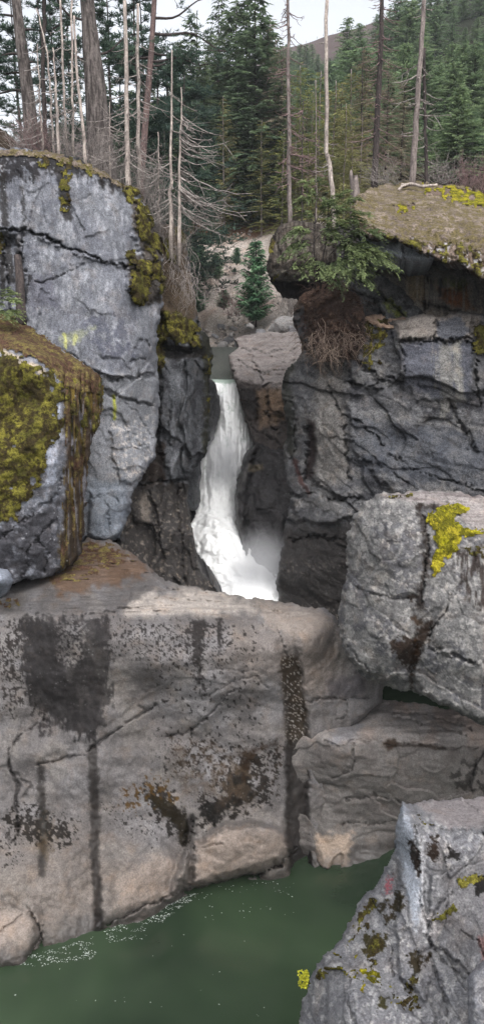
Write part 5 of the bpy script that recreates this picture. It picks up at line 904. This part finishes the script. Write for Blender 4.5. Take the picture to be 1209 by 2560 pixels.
row('hill', [(700+q*15+8*hg.rand(), np.interp(q, [0, 5, 9, 14], [96, 104, 128, 118])+34*hg.rand(), 170+40*hg.rand(), 1.1) for q in range(15)], 'small hazy fir', 'in the band right under the brown ridge', 'firs under the ridge')
it = []
for q in range(18): px_ = 715+q*14+hg.rand()*8; it.append((px_, np.interp(px_, [715, 800, 860, 960], [108, 82, 62, 30])+hg.rand()*34+(14 if 850 < px_ < 920 else 0), 365+hg.rand()*20, 1.0))
row('far', it, 'tiny distant fir', 'along the bare brown ridge', 'tiny firs on the ridge')
# small firs on the bank
def bankfir(px, yt, yb, Y, lab, w=1.0, kd='small'):
    P = at(px, yb, Y); plant(kd, px, yt, Y, lab, None, width=w, zbase=P[2]-.1)
bankfir(640, 604, 795, 43.6, 'small bright blue-green fir standing alone on the pale scree bank', 1.0)
bankfir(500, 612, 700, 47, 'little green fir on the bank beside the buttress', 1.3); bankfir(540, 632, 692, 49, 'little yellowish fir on the bank, right of the little green one', 1.3); bankfir(490, 700, 775, 46, 'low green sapling on the bank, below the other saplings', 1.5); bankfir(592, 622, 655, 52, 'tiny olive sapling high on the scree above the lone fir', 1.4); bankfir(560, 725, 765, 46.5, 'low spreading green sapling halfway down the scree', 2.0)

# ================================================================== dead trees and big trunks
def curve_trunk(P, r, n=9): mb = MB(); mb.tube(P, r, n); return mb
def pathpts(pts, m=16):
    A = np.array([at(*p) for p in pts]); t = np.linspace(0, len(A)-1, m); return np.stack([np.interp(t, np.arange(len(A)), A[:, k]) for k in range(3)], -1)
def snag(pts, w0, w1, label, nb=26, Lm=1.2, brk=b_pale, tw=b_twig, seed=0, lo=.08, hi=.85, group='dead grey trees above the cliff', side=0, droop=.5, thick=1.0, name='dead_tree'):
    """a dead standing tree: trunk through photo points, curved bare branches"""
    g = np.random.RandomState(seed+900); P = pathpts(pts); m = len(P); Y = pts[0][2]; P = P+np.concatenate([np.zeros((1, 3)), g.normal(size=(m-1, 3))*np.array([.012, .012, 0])]); r = np.linspace(w0, w1, m)*.5*Y/FPX*.66
    org = P[0].copy(); o = empty(name, org); tag(o, label, 'dead tree', group); mb = MB(); Q = P-org; Q[0, 2] -= .5; mb.tube(Q, r, 8); mb.build('trunk', brk, o); B = MB(); Q = P-org
    for q in range(nb):
        f = lo+(hi-lo)*g.rand(); k = f*(m-1); i_ = min(int(k), m-2); p = Q[i_]+(Q[i_+1]-Q[i_])*(k-i_); a = g.rand()*6.283 if side == 0 else (0 if side > 0 else math.pi)+g.normal()*.7
        L = Lm*(.10+1.25*g.rand()**1.5)*(1.1-.6*f); d = np.array([math.cos(a), math.sin(a)*.8, 0]); t = np.linspace(0, 1, 9); C = p+d*(L*t)[:, None]; C[:, 2] += L*(-.15*t-droop*(t-.72*t*t*(.8+.5*g.rand())))+g.normal()*.1*L*t; C += np.cumsum(g.normal(size=(9, 3)), 0)*.012*L; rr = (.013+.006*g.rand())*thick
        B.tube(C, np.linspace(rr, rr*.3, 9), 4, g.rand())
        for u in range(g.randint(1, 5)):
            w = g.randint(2, 8); e = C[w]+(d*.5+g.normal(size=3)*.5)*L*.3; e[2] -= .1*L; B.tube([C[w], (C[w]+e)/2+g.normal(size=3)*.02, e], [rr*.5, rr*.4, rr*.25], 3, g.rand())
    B.build('crown', tw, o); return o
snag([(427,600,22.6),(428,420,22.7),(430,125,22.9)], 16, 4, 'tall straight dead tree, left one of the pale pair by the gorge rim', 34, 1.0, seed=1)
snag([(447,618,22.6),(449,430,22.7),(455,218,22.9)], 15, 3, 'shorter dead tree with long sweeping branches, right one of the pale pair', 60, 2.0, seed=2, side=1, lo=.25, droop=.62, thick=1.25)
snag([(320,480,23.0),(317,300,23.1),(312,-20,23.2)], 20, 12, 'thick pale dead trunk with many curved branches, left of the pale pair', 46, 1.2, seed=3)
snag([(348,500,24.0),(346,300,24.0),(344,10,24.2)], 17, 8, 'grey dead trunk standing just behind the thick pale one', 52, 1.3, seed=4)
snag([(214,412,22.4),(206,300,22.4),(192,180,22.6),(186,40,22.8)], 13, 7, 'pale leaning dead trunk just left of the huge furrowed trunk', 22, .8, seed=5)
snag([(146,388,22.2),(141,230,22.2),(132,120,22.5)], 12, 4, 'slim dead trunk rising from the middle of the cliff rim', 22, .8, seed=6)
snag([(135,386,22.6),(128,250,22.6),(118,130,22.6),(92,20,22.8)], 8, 4, 'thin dead stem kinked toward the upper left', 12, .7, seed=7)
snag([(108,376,22.6),(100,250,22.6),(93,110,22.7)], 8, 3, 'thin dead stem beside the pink leafless bush', 26, .8, seed=8, side=-1)
snag([(185,402,23.4),(182,240,23.4),(178,0,23.6)], 9, 7, 'narrow grey dead trunk behind the leaning one', 24, .8, seed=9)
snag([(168,396,24.2),(160,230,24.2),(150,-10,24.4)], 9, 7, 'grey dead trunk in the tangle, slightly tilted to the left', 24, .8, seed=10)
snag([(398,560,23.4),(397,430,23.4),(396,330,23.4)], 6, 3, 'short thin dead stem left of the pale pair', 26, .9, seed=11)
snag([(276,440,23.2),(275,330,23.2),(274,255,23.4)], 5, 2, 'short thin dead stem right of the huge furrowed trunk', 18, .8, seed=12)
snag([(118,384,25.0),(108,200,25.0),(112,-40,25.0)], 15, 14, 'dark dead trunk behind the thin stems at the left', 10, 1.0, b_dark, b_dark, 13)
G_R = 'bare tall trunks on the right bank'
snag([(724,566,26.2),(721,300,26.2),(718,-40,26.4)], 17, 9, 'straight grey trunk with a thin brown crown, above the jutting block', 90, 1.1, b_grey, b_pink, 14, .2, .98, G_R, droop=.45)
snag([(836,600,25.4),(829,470,25.4),(822,405,25.4),(815,380,25.4),(816,200,25.4),(817,-30,25.6)], 18, 12, 'pale bare trunk with a kink near its foot, above the evergreen', 16, .6, b_pale, b_twig, 15, .3, .95, G_R)
snag([(1028,468,27.0),(1038,330,27.0),(1046,180,27.0),(1062,-30,27.2)], 24, 14, 'pale leaning trunk standing on the crown of the mossy overhang', 26, 1.3, b_grey, b_twig, 16, .3, .95, G_R, droop=.3, thick=1.4)
snag([(1064,466,28.5),(1064,380,28.5),(1060,250,28.5),(1058,120,28.5)], 14, 9, 'dark straight trunk just right of the pale leaning one', 20, 1.0, b_dark, b_twig, 17, .2, .9, G_R)
snag([(934,470,32),(941,300,32),(952,100,32),(955,-40,32)], 24, 12, 'dark trunk with a sparse brown crown, left of the pale leaning one', 110, 1.3, b_dark, b_pink, 18, .15, .98, G_R, droop=.4)
snag([(790,560,30),(790,400,30),(789,200,30)], 5, 3, 'very thin grey stem between the two tall bare trunks', 30, .8, b_grey, b_pink, 19, .2, .95, G_R)
snag([(754,560,31),(754,400,31),(757,250,31)], 6, 3, 'thin grey stem right of the straight grey trunk', 36, .9, b_dark, b_pink, 20, .2, .95, G_R)
def bigtrunk(pts, w0, w1, label, seed, nb, brk=b_big, cr=None, Lm=2.0):
    g = np.random.RandomState(seed+50); P = pathpts(pts, 40); m = len(P); r = np.linspace(w0, w1, m)*.5*pts[0][2]/FPX; org = P[0].copy(); o = empty('pine_tree', org); tag(o, label, 'tree', 'big living trunks above the cliff'); n = 22; mb = MB(); Q = P-org; Q[0, 2] -= .8
    mb.tube(Q, r, n); th = np.arange(n); V = mb.V[0].reshape(m, n, 3); c_ = Q[:, None]; k = 1+.10*fbm(np.stack([np.cos(th/n*6.283)[None]*2.2+0*V[..., 0], np.sin(th/n*6.283)[None]*2.2+0*V[..., 0], V[..., 2]*.5], -1), 3); mb.V[0] = (c_+(V-c_)*k[..., None]).reshape(-1, 3); mb.build('trunk', brk, o)
    F = MB()
    for (f, sgn, L, up, tn) in nb:
        B = MB(); i_ = int(f*(m-1)); p = Q[i_]; t = np.linspace(0, 1, 10); C = p+np.array([sgn, .25*g.normal(), 0])*(L*t)[:, None]; C[:, 2] += L*up*t*t+L*.1*np.sin(t*7+g.rand()*6)*t; B.tube(C, np.linspace(.055, .012, 10)*(L/2)**.5, 5, .2)
        for u in range(tn):
            k_ = g.randint(4, 10); e = C[k_]+g.normal(size=3)*np.array([.32, .32, .22])*L*.5; B.tube([C[k_], (C[k_]+e)/2+g.normal(size=3)*.04, e], [.012, .009, .005], 3, .2)
            for w in range(3): tuft(F, e+g.normal(size=3)*.13, .17, g, 11, np.clip(.5+.3*g.normal(), 0, 1))
        B.build('branch', b_dark, o)
    if F.V: F.build('needles', f_pine, o)
    return o
bigtrunk([(262,470,25.0),(245,300,25.0),(228,120,25.0),(214,-60,25.0)], 66, 25, 'huge furrowed brown trunk, the thickest above the cliff', 1, [(.82, -1, 1.3, .75, 14), (.62, -1, 1.0, .2, 10), (.66, 1, 1.3, .5, 6), (.93, -1, 1.6, .2, 16)])
bigtrunk([(86,420,26.0),(72,250,26.0),(52,100,26.0),(34,-60,26.0)], 34, 19, 'big dark trunk leaning left near the left edge', 2, [(.4, -1, 1.6, .1, 20), (.55, 1, 1.2, .2, 16), (.5, -1, 1.2, .3, 20), (.72, 1, 1.5, .2, 20), (.8, -1, 1.3, .0, 18), (.6, -1, 1.4, .1, 22)])
bigtrunk([(352,460,30.0),(368,250,30.0),(380,110,30.0),(389,-60,30.0)], 16, 10, 'smooth reddish brown trunk leaning right against the sky', 3, [(.80, 1, 2.0, .35, 3), (.72, 1, 2.6, -.1, 16), (.62, 1, 1.6, -.1, 26), (.6, -1, 1.8, .05, 26), (.56, -1, 1.2, .1, 20), (.58, 1, 2.0, .0, 26), (.55, 1, 1.2, .1, 20), (.9, 1, 1.5, .4, 4)], bark('bark_reddish', lin(112, 94, 90), lin(80, 68, 68)))

# ================================================================== bushes, roots, logs, stones
def bush(px, py, Y, hpx, wpx, label, seed, n=46, mat=b_pink, group='leafless bushes', hang=False, name='leafless_bush', cat='bush', r=.006, leafy=None):
    g = np.random.RandomState(seed+300); k = Y/FPX; o = MB(); lf = MB()
    for q in range(n):
        b = np.array([g.normal()*wpx*.18*k, g.normal()*.25, 0]); a = g.normal()*.5; L = hpx*k*(.5+.6*g.rand()); t = np.linspace(0, 1, 7); d = np.array([math.sin(a)*wpx/hpx, g.normal()*.3, math.cos(a)]); C = b+d*(L*t)[:, None]+np.cumsum(g.normal(size=(7, 3)), 0)*.035*L; o.tube(C, np.linspace(r, r*.4, 7), 3, g.rand())
        for u in range(5):
            w = g.randint(2, 7); e = C[w]+(d*.6+g.normal(size=3)*.55)*L*.28; o.tube([C[w], (C[w]+e)/2+g.normal(size=3)*.01, e], [r*.6, r*.5, r*.3], 3, g.rand())
            if leafy: tuft(lf, e, .05, g, 4, g.rand())
    ob = o.build(name, mat); ob.location = at(px, py, Y).tolist(); tag(ob, label, cat, group); return ob
bush(100, 384, 22.6, 84, 90, 'pinkish leafless bush on the cliff rim at the left', 1, 70); bush(55, 380, 23.5, 60, 80, 'pale leafless bush at the left end of the cliff rim', 2, 50, b_twig)
bush(170, 404, 23.4, 80, 90, 'grey twiggy bush at the foot of the slim dead trunks', 3, 60, b_twig); bush(240, 432, 24.0, 80, 90, 'grey twiggy bush in front of the huge furrowed trunk', 4, 60, b_twig); bush(295, 470, 23.6, 90, 100, 'grey twiggy bush left of the thick pale dead trunk', 5, 60, b_twig); bush(365, 530, 23.6, 110, 100, 'tangled grey bush right of the thick pale dead trunk', 6, 80, b_twig)
bush(412, 600, 23.2, 100, 80, 'tangled grey bush at the foot of the pale pair of dead trees', 7, 55, b_twig); bush(452, 640, 24.2, 70, 46, 'thin grey bush on the lip of the gorge', 8, 26, b_twig); bush(500, 560, 58, 60, 120, 'grey brush under the firs at the top of the bank', 9, 70, b_twig, r=.014)
bush(960, 462, 28.5, 50, 90, 'pale brush behind the left end of the mossy overhang', 10, 50, b_twig); bush(1105, 462, 30, 64, 90, 'pale brush to the right of the dark straight trunk', 11, 60, b_twig); bush(1165, 470, 29, 60, 70, 'reddish leafless bush behind the yellow moss', 12, 60, b_pink); bush(1209, 486, 29, 70, 60, 'reddish leafless bush cut off by the right edge', 13, 50, b_pink)
bush(735, 790, 43, 80, 110, 'wide pale leafless bush on the scree to the right of the lone fir', 14, 80, b_twig, r=.01); bush(600, 790, 44.5, 70, 90, 'low reddish leafless bush to the left of the lone fir', 15, 60, b_pink, r=.01); bush(515, 740, 46, 80, 60, 'thin pale bush on the bank beside the buttress', 16, 40, b_twig, r=.01); bush(655, 790, 45.5, 90, 60, 'thin bush directly behind the lone fir', 17, 30, b_twig, r=.01)
def roots(name, starts, ends, n, Y0, Y1, label, seed, r=.012, mat=b_root, fork=2):
    g = np.random.RandomState(seed+700); o = MB(); s0 = np.array(starts, float); e0 = np.array(ends, float)
    for q in range(n):
        u = g.rand(); k = u*(len(s0)-1); i_ = min(int(k), len(s0)-2); a = s0[i_]+(s0[i_+1]-s0[i_])*(k-i_); b = e0[i_]+(e0[i_+1]-e0[i_])*(k-i_); a = a+(b-a)*.45*g.rand()+g.normal(size=2)*14; b = b+g.normal(size=2)*14; ln = .4+.6*g.rand(); t = np.linspace(0, 1, 9)
        px = a[0]+(b[0]-a[0])*ln*t+np.cumsum(g.normal(size=9))*6.0; py = a[1]+(b[1]-a[1])*ln*t+np.cumsum(g.normal(size=9))*3.0; P = at(px, py, Y0+(Y1-Y0)*t+g.normal()*.12); rr = r*(.4+.8*g.rand()**2); o.tube(P-at(s0[0][0], s0[0][1], Y0), np.linspace(rr, rr*.35, 9), 3, g.rand())
    ob = o.build(name, mat); ob.location = at(s0[0][0], s0[0][1], Y0).tolist(); tag(ob, label, 'roots'); return ob
roots('hanging_roots', [(782,830),(800,815),(826,830)], [(775,910),(806,950),(830,940)], 70, 21.95, 21.8, 'pale bundle of roots hanging lowest from the soil mound under the evergreen', 1, .010)
roots('hanging_roots', [(836,820),(870,810),(905,830)], [(840,925),(880,915),(905,900)], 50, 21.9, 21.8, 'thin roots hanging from the right half of the soil mound', 3, .009)
roots('hanging_roots', [(412,600),(440,600),(466,640),(478,700)], [(420,740),(450,770),(476,780),(490,800)], 80, 22.9, 22.5, 'tangle of thin roots and dead stems hanging down the gorge rim beside the mossy nose', 2, .013, b_twig)
g = np.random.RandomState(31); o = MB()
for q in range(1500):
    px_, py_ = 826+g.normal()*46, 700+g.rand()*165
    if abs(px_-826) > 92 or ((px_-826)/95)**2+((py_-800)/100)**2 > 1: continue
    Y_ = 22.35+((px_-850)/85)**2*.9*(px_ < 850)+max(0, (770-py_))*.012; p = at(px_, py_, Y_)-at(826, 760, 22.3); L = .15+.55*g.rand()**2; d = np.array([g.normal(), -.5+.4*g.normal(), g.normal()*.9]); d /= np.linalg.norm(d); t = np.linspace(0, 1, 6); C = p+d*(L*t)[:, None]; C[:, 2] -= L*.5*t*t; C += np.cumsum(g.normal(size=(6, 3)), 0)*.03*L; o.tube(C, np.linspace(.0065, .0025, 6), 3, g.rand())
ob = o.build('dead_brush', bark('brush_brown', lin(104, 84, 76), lin(66, 52, 47))); ob.location = at(826, 760, 22.3).tolist(); tag(ob, 'matted brown dead brush covering the soil mound under the evergreen', 'brush')
def log(P, r0, r1, label, name='fallen_log', mat=b_pale, seed=0, cat='log', group=None):
    g = np.random.RandomState(seed); A = pathpts(P, 12); org = A[0].copy(); mb = MB(); A = A-org+g.normal(size=(12, 3))*.01; mb.tube(A, np.linspace(r0, r1, 12)*(1+.1*g.normal(size=12)), 7); ob = mb.build(name, mat); ob.location = org.tolist(); tag(ob, label, cat, group)
log([(1000,464,26.4),(1030,461,26.2),(1060,466,25.8),(1092,462,26.0)], .07, .04, 'pale weathered root lying across the top of the mossy overhang'); log([(994,474,25.6),(1006,464,26.0),(1026,460,26.4)], .04, .03, 'short forked pale root at the foot of the pale leaning trunk', seed=1)
for k, (P, l_) in enumerate((([(560,598,59),(600,588,59)], 'reddish log lying highest on the crumbling bank'), ([(555,606,58.5),(596,596,58.5)], 'reddish log lying just under the highest one'), ([(575,612,58),(612,586,58.6)], 'slanting reddish log across the bank edge'), ([(520,590,59),(560,600,59)], 'grey log to the left of the reddish ones'))): log(P, .13, .1, l_, 'fallen_log', b_root if k < 3 else b_twig, k+5, 'log', 'logs in the crumbling bank')
mb = MB(); g = np.random.RandomState(3); A = pathpts([(890,505,25.0),(886,470,25.0),(882,440,25.0)], 9); org = A[0].copy(); n = 12; mb.tube(A-org, np.linspace(.14, .13, 9), n); V = mb.V[0].reshape(9, n, 3); V[-1, :, 2] += g.rand(n)*.35-.15; V[-2, :, 2] += g.rand(n)*.1; mb.V[0] = V.reshape(-1, 3); ob = mb.build('tree_stump', b_grey); ob.location = org.tolist(); tag(ob, 'splintered grey stump at the left end of the mossy overhang', 'stump')
A = pathpts([(54,812,19.0),(52,760,19.1),(50,690,19.3),(44,640,19.5)], 10); mb = MB(); mb.tube(A-A[0], np.linspace(.13, .09, 10), 9); ob = mb.build('broken_tree', b_dark); ob.location = A[0].tolist(); tag(ob, 'dark broken trunk leaning on the grey cliff above the mossy boulder', 'dead tree')
# stones along the stream bank
def stone_mesh(seed):
    g = np.random.RandomState(seed); u, v = np.meshgrid(np.linspace(0, 6.283, 21)[:-1], np.linspace(0, math.pi, 12)); D = np.stack([np.sin(v)*np.cos(u), np.sin(v)*np.sin(u), np.cos(v)], -1); N = g.normal(size=(13, 3)); N /= np.linalg.norm(N, axis=1)[:, None]; h = .75+.35*g.rand(13)
    rr = np.min(h/np.maximum(D@N.T, .05), -1); rr = np.minimum(rr, 1.25); V = D*rr[..., None]*np.array([1, .8, .7]); H, W = u.shape; i = (np.arange(H-1)[:, None]*W+np.arange(W)[None]).ravel(); j = (np.arange(H-1)[:, None]*W+(np.arange(W)[None]+1) % W).ravel()
    me = mk_mesh('stone', V.reshape(-1, 3), np.stack([i, i+W, j+W, j], -1), smooth=False); attr_c(me, 'tint', np.tile(alb(*[(152, 150, 150), (134, 134, 138), (164, 158, 154)][seed % 3]), (H*W, 1))); attr_f(me, 'wet', np.zeros(H*W)); me.materials.append(m_stone); return me
m_stone = rock_mat('stone', .45, .3, 9, .5); SM = [stone_mesh(s) for s in range(6)]; g = np.random.RandomState(5)
def stone(px, py, Y, w, label=None, group='stones along the stream bank'):
    P = at(px, py, Y); o = bpy.data.objects.new('stone', SM[g.randint(6)]); col.objects.link(o); s = w*.5*Y/FPX; o.location = (P[0], P[1], P[2]-s*.15); o.scale = (s, s*(.8+.4*g.rand()), s*(.7+.4*g.rand())); o.rotation_euler = (g.normal()*.3, g.normal()*.3, g.rand()*6); tag(o, label, 'stone', group); return o
for a in ((712,812,39,56,'large angular grey stone at the right end of the bank, beside the gorge wall'), (682,822,39.5,34,'grey block leaning on the left side of the large angular stone'), (735,826,38.6,36,'pale block below the large angular stone'), (602,856,44,40,'dark grey stone lying at the head of the smooth water'), (572,850,45,24,'small stone left of the dark one at the head of the water'), (650,830,43,26,'squat pale stone behind the flat-topped rock'), (556,864,44.5,30,'flat dark stone at the edge of the smooth water'), (625,815,42,20,'pale stone just below the lone fir')): stone(*a[:4], a[4])
it = sorted((490+g.rand()*250, g.rand()) for q in range(19))
for n_, (px_, u) in enumerate(it): py_ = np.interp(px_, [490, 560, 640, 740], [862, 846, 824, 800])-u*34; stone(px_, py_, 43.5-u*-2.5, 9+13*g.rand()**2, f'small pale stone, {ORD[n_]} from the left in the cobbles above the stream')
mbs = MB(); sv = np.array([[1, 0, 0], [0, 1, 0], [-1, 0, 0], [0, -1, 0], [0, 0, 1], [0, 0, -1.]]); sf = [[0, 1, 4], [1, 2, 4], [2, 3, 4], [3, 0, 4], [1, 0, 5], [2, 1, 5], [3, 2, 5], [0, 3, 5]]
for q in range(2600):
    x_ = -6+13*g.rand(); y_ = 41+19*g.rand()**1.6
    if fbm(np.array([[x_*.4, y_*.25, 1.]]), 2)[0] < -.1 and y_ > 46: continue
    mbs.add(sv*np.array([1, .8, .6])*(.05+.16*g.rand()**2.5)*(.8+.4*g.rand(6, 1))@np.linalg.qr(g.normal(size=(3, 3)))[0]+[x_, y_, gnd(x_, y_)+.02], None, sf, g.rand())
me = mbs.mesh('gravel', False); attr_c(me, 'tint', np.repeat(alb(176, 170, 166)[None]*(.6+.6*np.repeat(g.rand(len(mbs.V)), 6))[:, None], 1, 0)); attr_f(me, 'wet', np.zeros(len(me.vertices))); tag(link('gravel', me, m_stone), 'loose gravel and cobbles strewn down the scree bank', None, None, 'stuff')

# ================================================================== evergreen on the root mound
def boughs(name, stems, targets, label, seed, fol, sl=.16, sw=.02, brk=b_dark, r=.03):
    g = np.random.RandomState(seed); o = empty(name, at(*stems[0][0])); org = np.array(o.location); tag(o, label, 'tree'); T = MB()
    for st in stems: A = pathpts(st, 10)-org; T.tube(A, np.linspace(r, r*.3, 10), 6, .2)
    F = MB(); Ps, Ds, Ls, Cs = [], [], [], []
    for (a, b, fan) in targets:
        p = at(*a)-org; e = at(*b)-org; L = np.linalg.norm(e-p); t = np.linspace(0, 1, 10)[:, None]; C = p+(e-p)*t; C[:, 2] += .22*L*np.sin(t[:, 0]*math.pi)*(.6+.4*t[:, 0]); T.tube(C, np.linspace(.012, .003, 10), 3, .2); d = (e-p)/L; lat = np.cross(d, [0, 0, 1.]); lat /= np.linalg.norm(lat); up = np.cross(lat, d); bt = .5+.25*g.normal()
        for q in range(int(fan*L*20)):
            k = .12+.88*g.rand()**.8; c = p+(e-p)*k; c[2] += .22*L*math.sin(k*math.pi)*(.6+.4*k); s = g.choice([-1, 1]); tl = max(L, .9)*(.42*(1-k)+.14)*(.6+.7*g.rand()); dd = d*.8+lat*s*(.5+.5*g.rand())+up*g.normal()*.25; dd /= np.linalg.norm(dd); n = max(3, int(tl/.045)); tt = np.linspace(0, 1, n); B = c+dd*(tl*tt)[:, None]; B[:, 2] -= tl*.35*tt*tt; b2 = np.clip(bt+.2*g.normal(), 0, 1)
            l2 = np.cross(dd, [0, 0, 1.]); l2 /= np.linalg.norm(l2)+1e-9
            for s2 in (-1, 1): d3 = dd*.8+l2*s2*.6+g.normal(size=(n, 3))*.15; d3 /= np.linalg.norm(d3, axis=1)[:, None]; Ps.append(B); Ds.append(d3); Ls.append(sl*(1-.5*tt)*(.6+.6*g.rand(n))); Cs.append(np.clip(b2+.15*g.normal(size=n)+.2*(tt-.5), 0, 1))
    P = np.vstack(Ps); sprays(F, P, np.vstack(Ds), np.concatenate(Ls), np.full(len(P), sw), .3, g, np.concatenate(Cs)); T.build('trunk', brk, o); F.build('crown', fol, o); return o
Yh = 21.9; tg = []
for a, b, f in (((786,610,Yh),(722,640,21.6),1), ((786,590,Yh),(735,575,21.5),1), ((785,560,Yh),(742,520,21.7),.9), ((785,540,Yh),(770,470,22),.8), ((786,560,Yh),(830,500,21.7),1), ((787,600,Yh),(850,560,21.3),1.2), ((788,630,Yh),(735,665,21.4),.9), ((800,620,22),(870,600,21.2),1.3), ((810,600,22),(905,560,21.2),1.3), ((820,640,22),(945,588,20.9),1.4), ((830,660,22),(978,668,20.7),1.6), ((840,670,22),(960,640,20.9),1.5), ((820,660,22),(915,690,20.8),1.4), ((810,670,22),(870,700,20.9),1.4), ((800,660,22),(835,715,21.2),1.2), ((830,620,22),(900,640,20.9),1.4), ((800,560,22),(880,530,21.4),1.1), ((800,580,22),(840,600,21.2),1.2), ((790,650,22),(800,690,21.2),1.0), ((830,690,22),(930,715,20.9),1.0), ((850,640,22),(935,625,20.9),1.3), ((800,540,22.2),(850,490,21.9),.9), ((790,520,22.2),(800,450,22.1),.8), ((786,640,Yh),(760,690,21.4),.8), ((788,500,22.1),(740,505,21.8),1), ((789,490,22.1),(836,520,21.7),1), ((790,480,22.2),(760,455,22.0),.9), ((820,560,22),(896,500,21.5),1.2), ((820,540,22.1),(870,480,21.8),1.1), ((786,575,Yh),(708,600,21.6),1.1), ((786,600,Yh),(700,650,21.5),1), ((820,590,22),(925,540,21.2),1.1)): tg.append((a, b, f))
boughs('evergreen_tree', [[(787,722,21.9),(785,640,21.9),(786,560,22.0),(790,470,22.2)], [(810,722,22.0),(835,690,22.0),(850,640,22.0),(860,560,22.1)], [(800,722,22),(805,650,22),(815,600,22),(820,520,22.1)]], tg, 'drooping bright green evergreen rooted on the soil mound, leaning out over the gorge', 4, f_hem, .15, .022)
boughs('evergreen_tree', [[(-8,800,18.4),(-8,760,18.4),(-10,730,18.4)]], [((-8,770,18.4),(40,756,18.0),1.4), ((-8,785,18.4),(44,790,18.0),1.4), ((-8,760,18.4),(30,738,18.2),1.2), ((-8,780,18.4),(20,800,17.9),1.2), ((-8,750,18.4),(10,725,18.2),1.0)], 'low green evergreen bough at the left edge, on top of the mossy boulder', 6, f_hem)
# yellow-green sprig by the near rock
lf = MB(); g = np.random.RandomState(8); o0 = at(757, 2470, 5.95)
for q in range(46): p = at(745+g.rand()*24, 2425+g.rand()*44, 5.85+g.rand()*.1)-o0; D = g.normal(size=(6, 3)); D /= np.linalg.norm(D, axis=1)[:, None]; sprays(lf, np.tile(p, (6, 1)), D, np.full(6, .022), np.full(6, .008), 0, g, g.rand(6))
for q in range(5): lf.tube([[.08, .1, -.05], at(750+g.rand()*14, 2440+g.rand()*20, 5.9)-o0], [.003, .002], 3, .3)
ob = lf.build('small_plant', foliage('sprig', lin(150, 150, 40), lin(190, 190, 60), lin(160, 150, 50))); ob.location = o0.tolist(); tag(ob, 'small yellow green plant growing out over the pool from the near rock', 'plant')

# ------------------------------------------------------------------ air
me = mk_mesh('haze', [(x, y, z) for x in (-420, 420) for y in (-30, 930) for z in (-3, 420)], [[0, 1, 3, 2], [4, 6, 7, 5], [0, 4, 5, 1], [2, 3, 7, 6], [0, 2, 6, 4], [1, 5, 7, 3]])
hz = link('haze', me); hm = bpy.data.materials.new('haze'); hm.use_nodes = True; ht = hm.node_tree; ht.nodes.clear(); ho = ht.nodes.new('ShaderNodeOutputMaterial'); hv = ht.nodes.new('ShaderNodeVolumePrincipled')
hv.inputs['Color'].default_value = (.9, .94, 1, 1); hv.inputs['Density'].default_value = .00035; ht.links.new(hv.outputs[0], ho.inputs['Volume']); me.materials.append(hm)
tag(hz, 'thin pale haze in the valley', None, None, 'stuff')
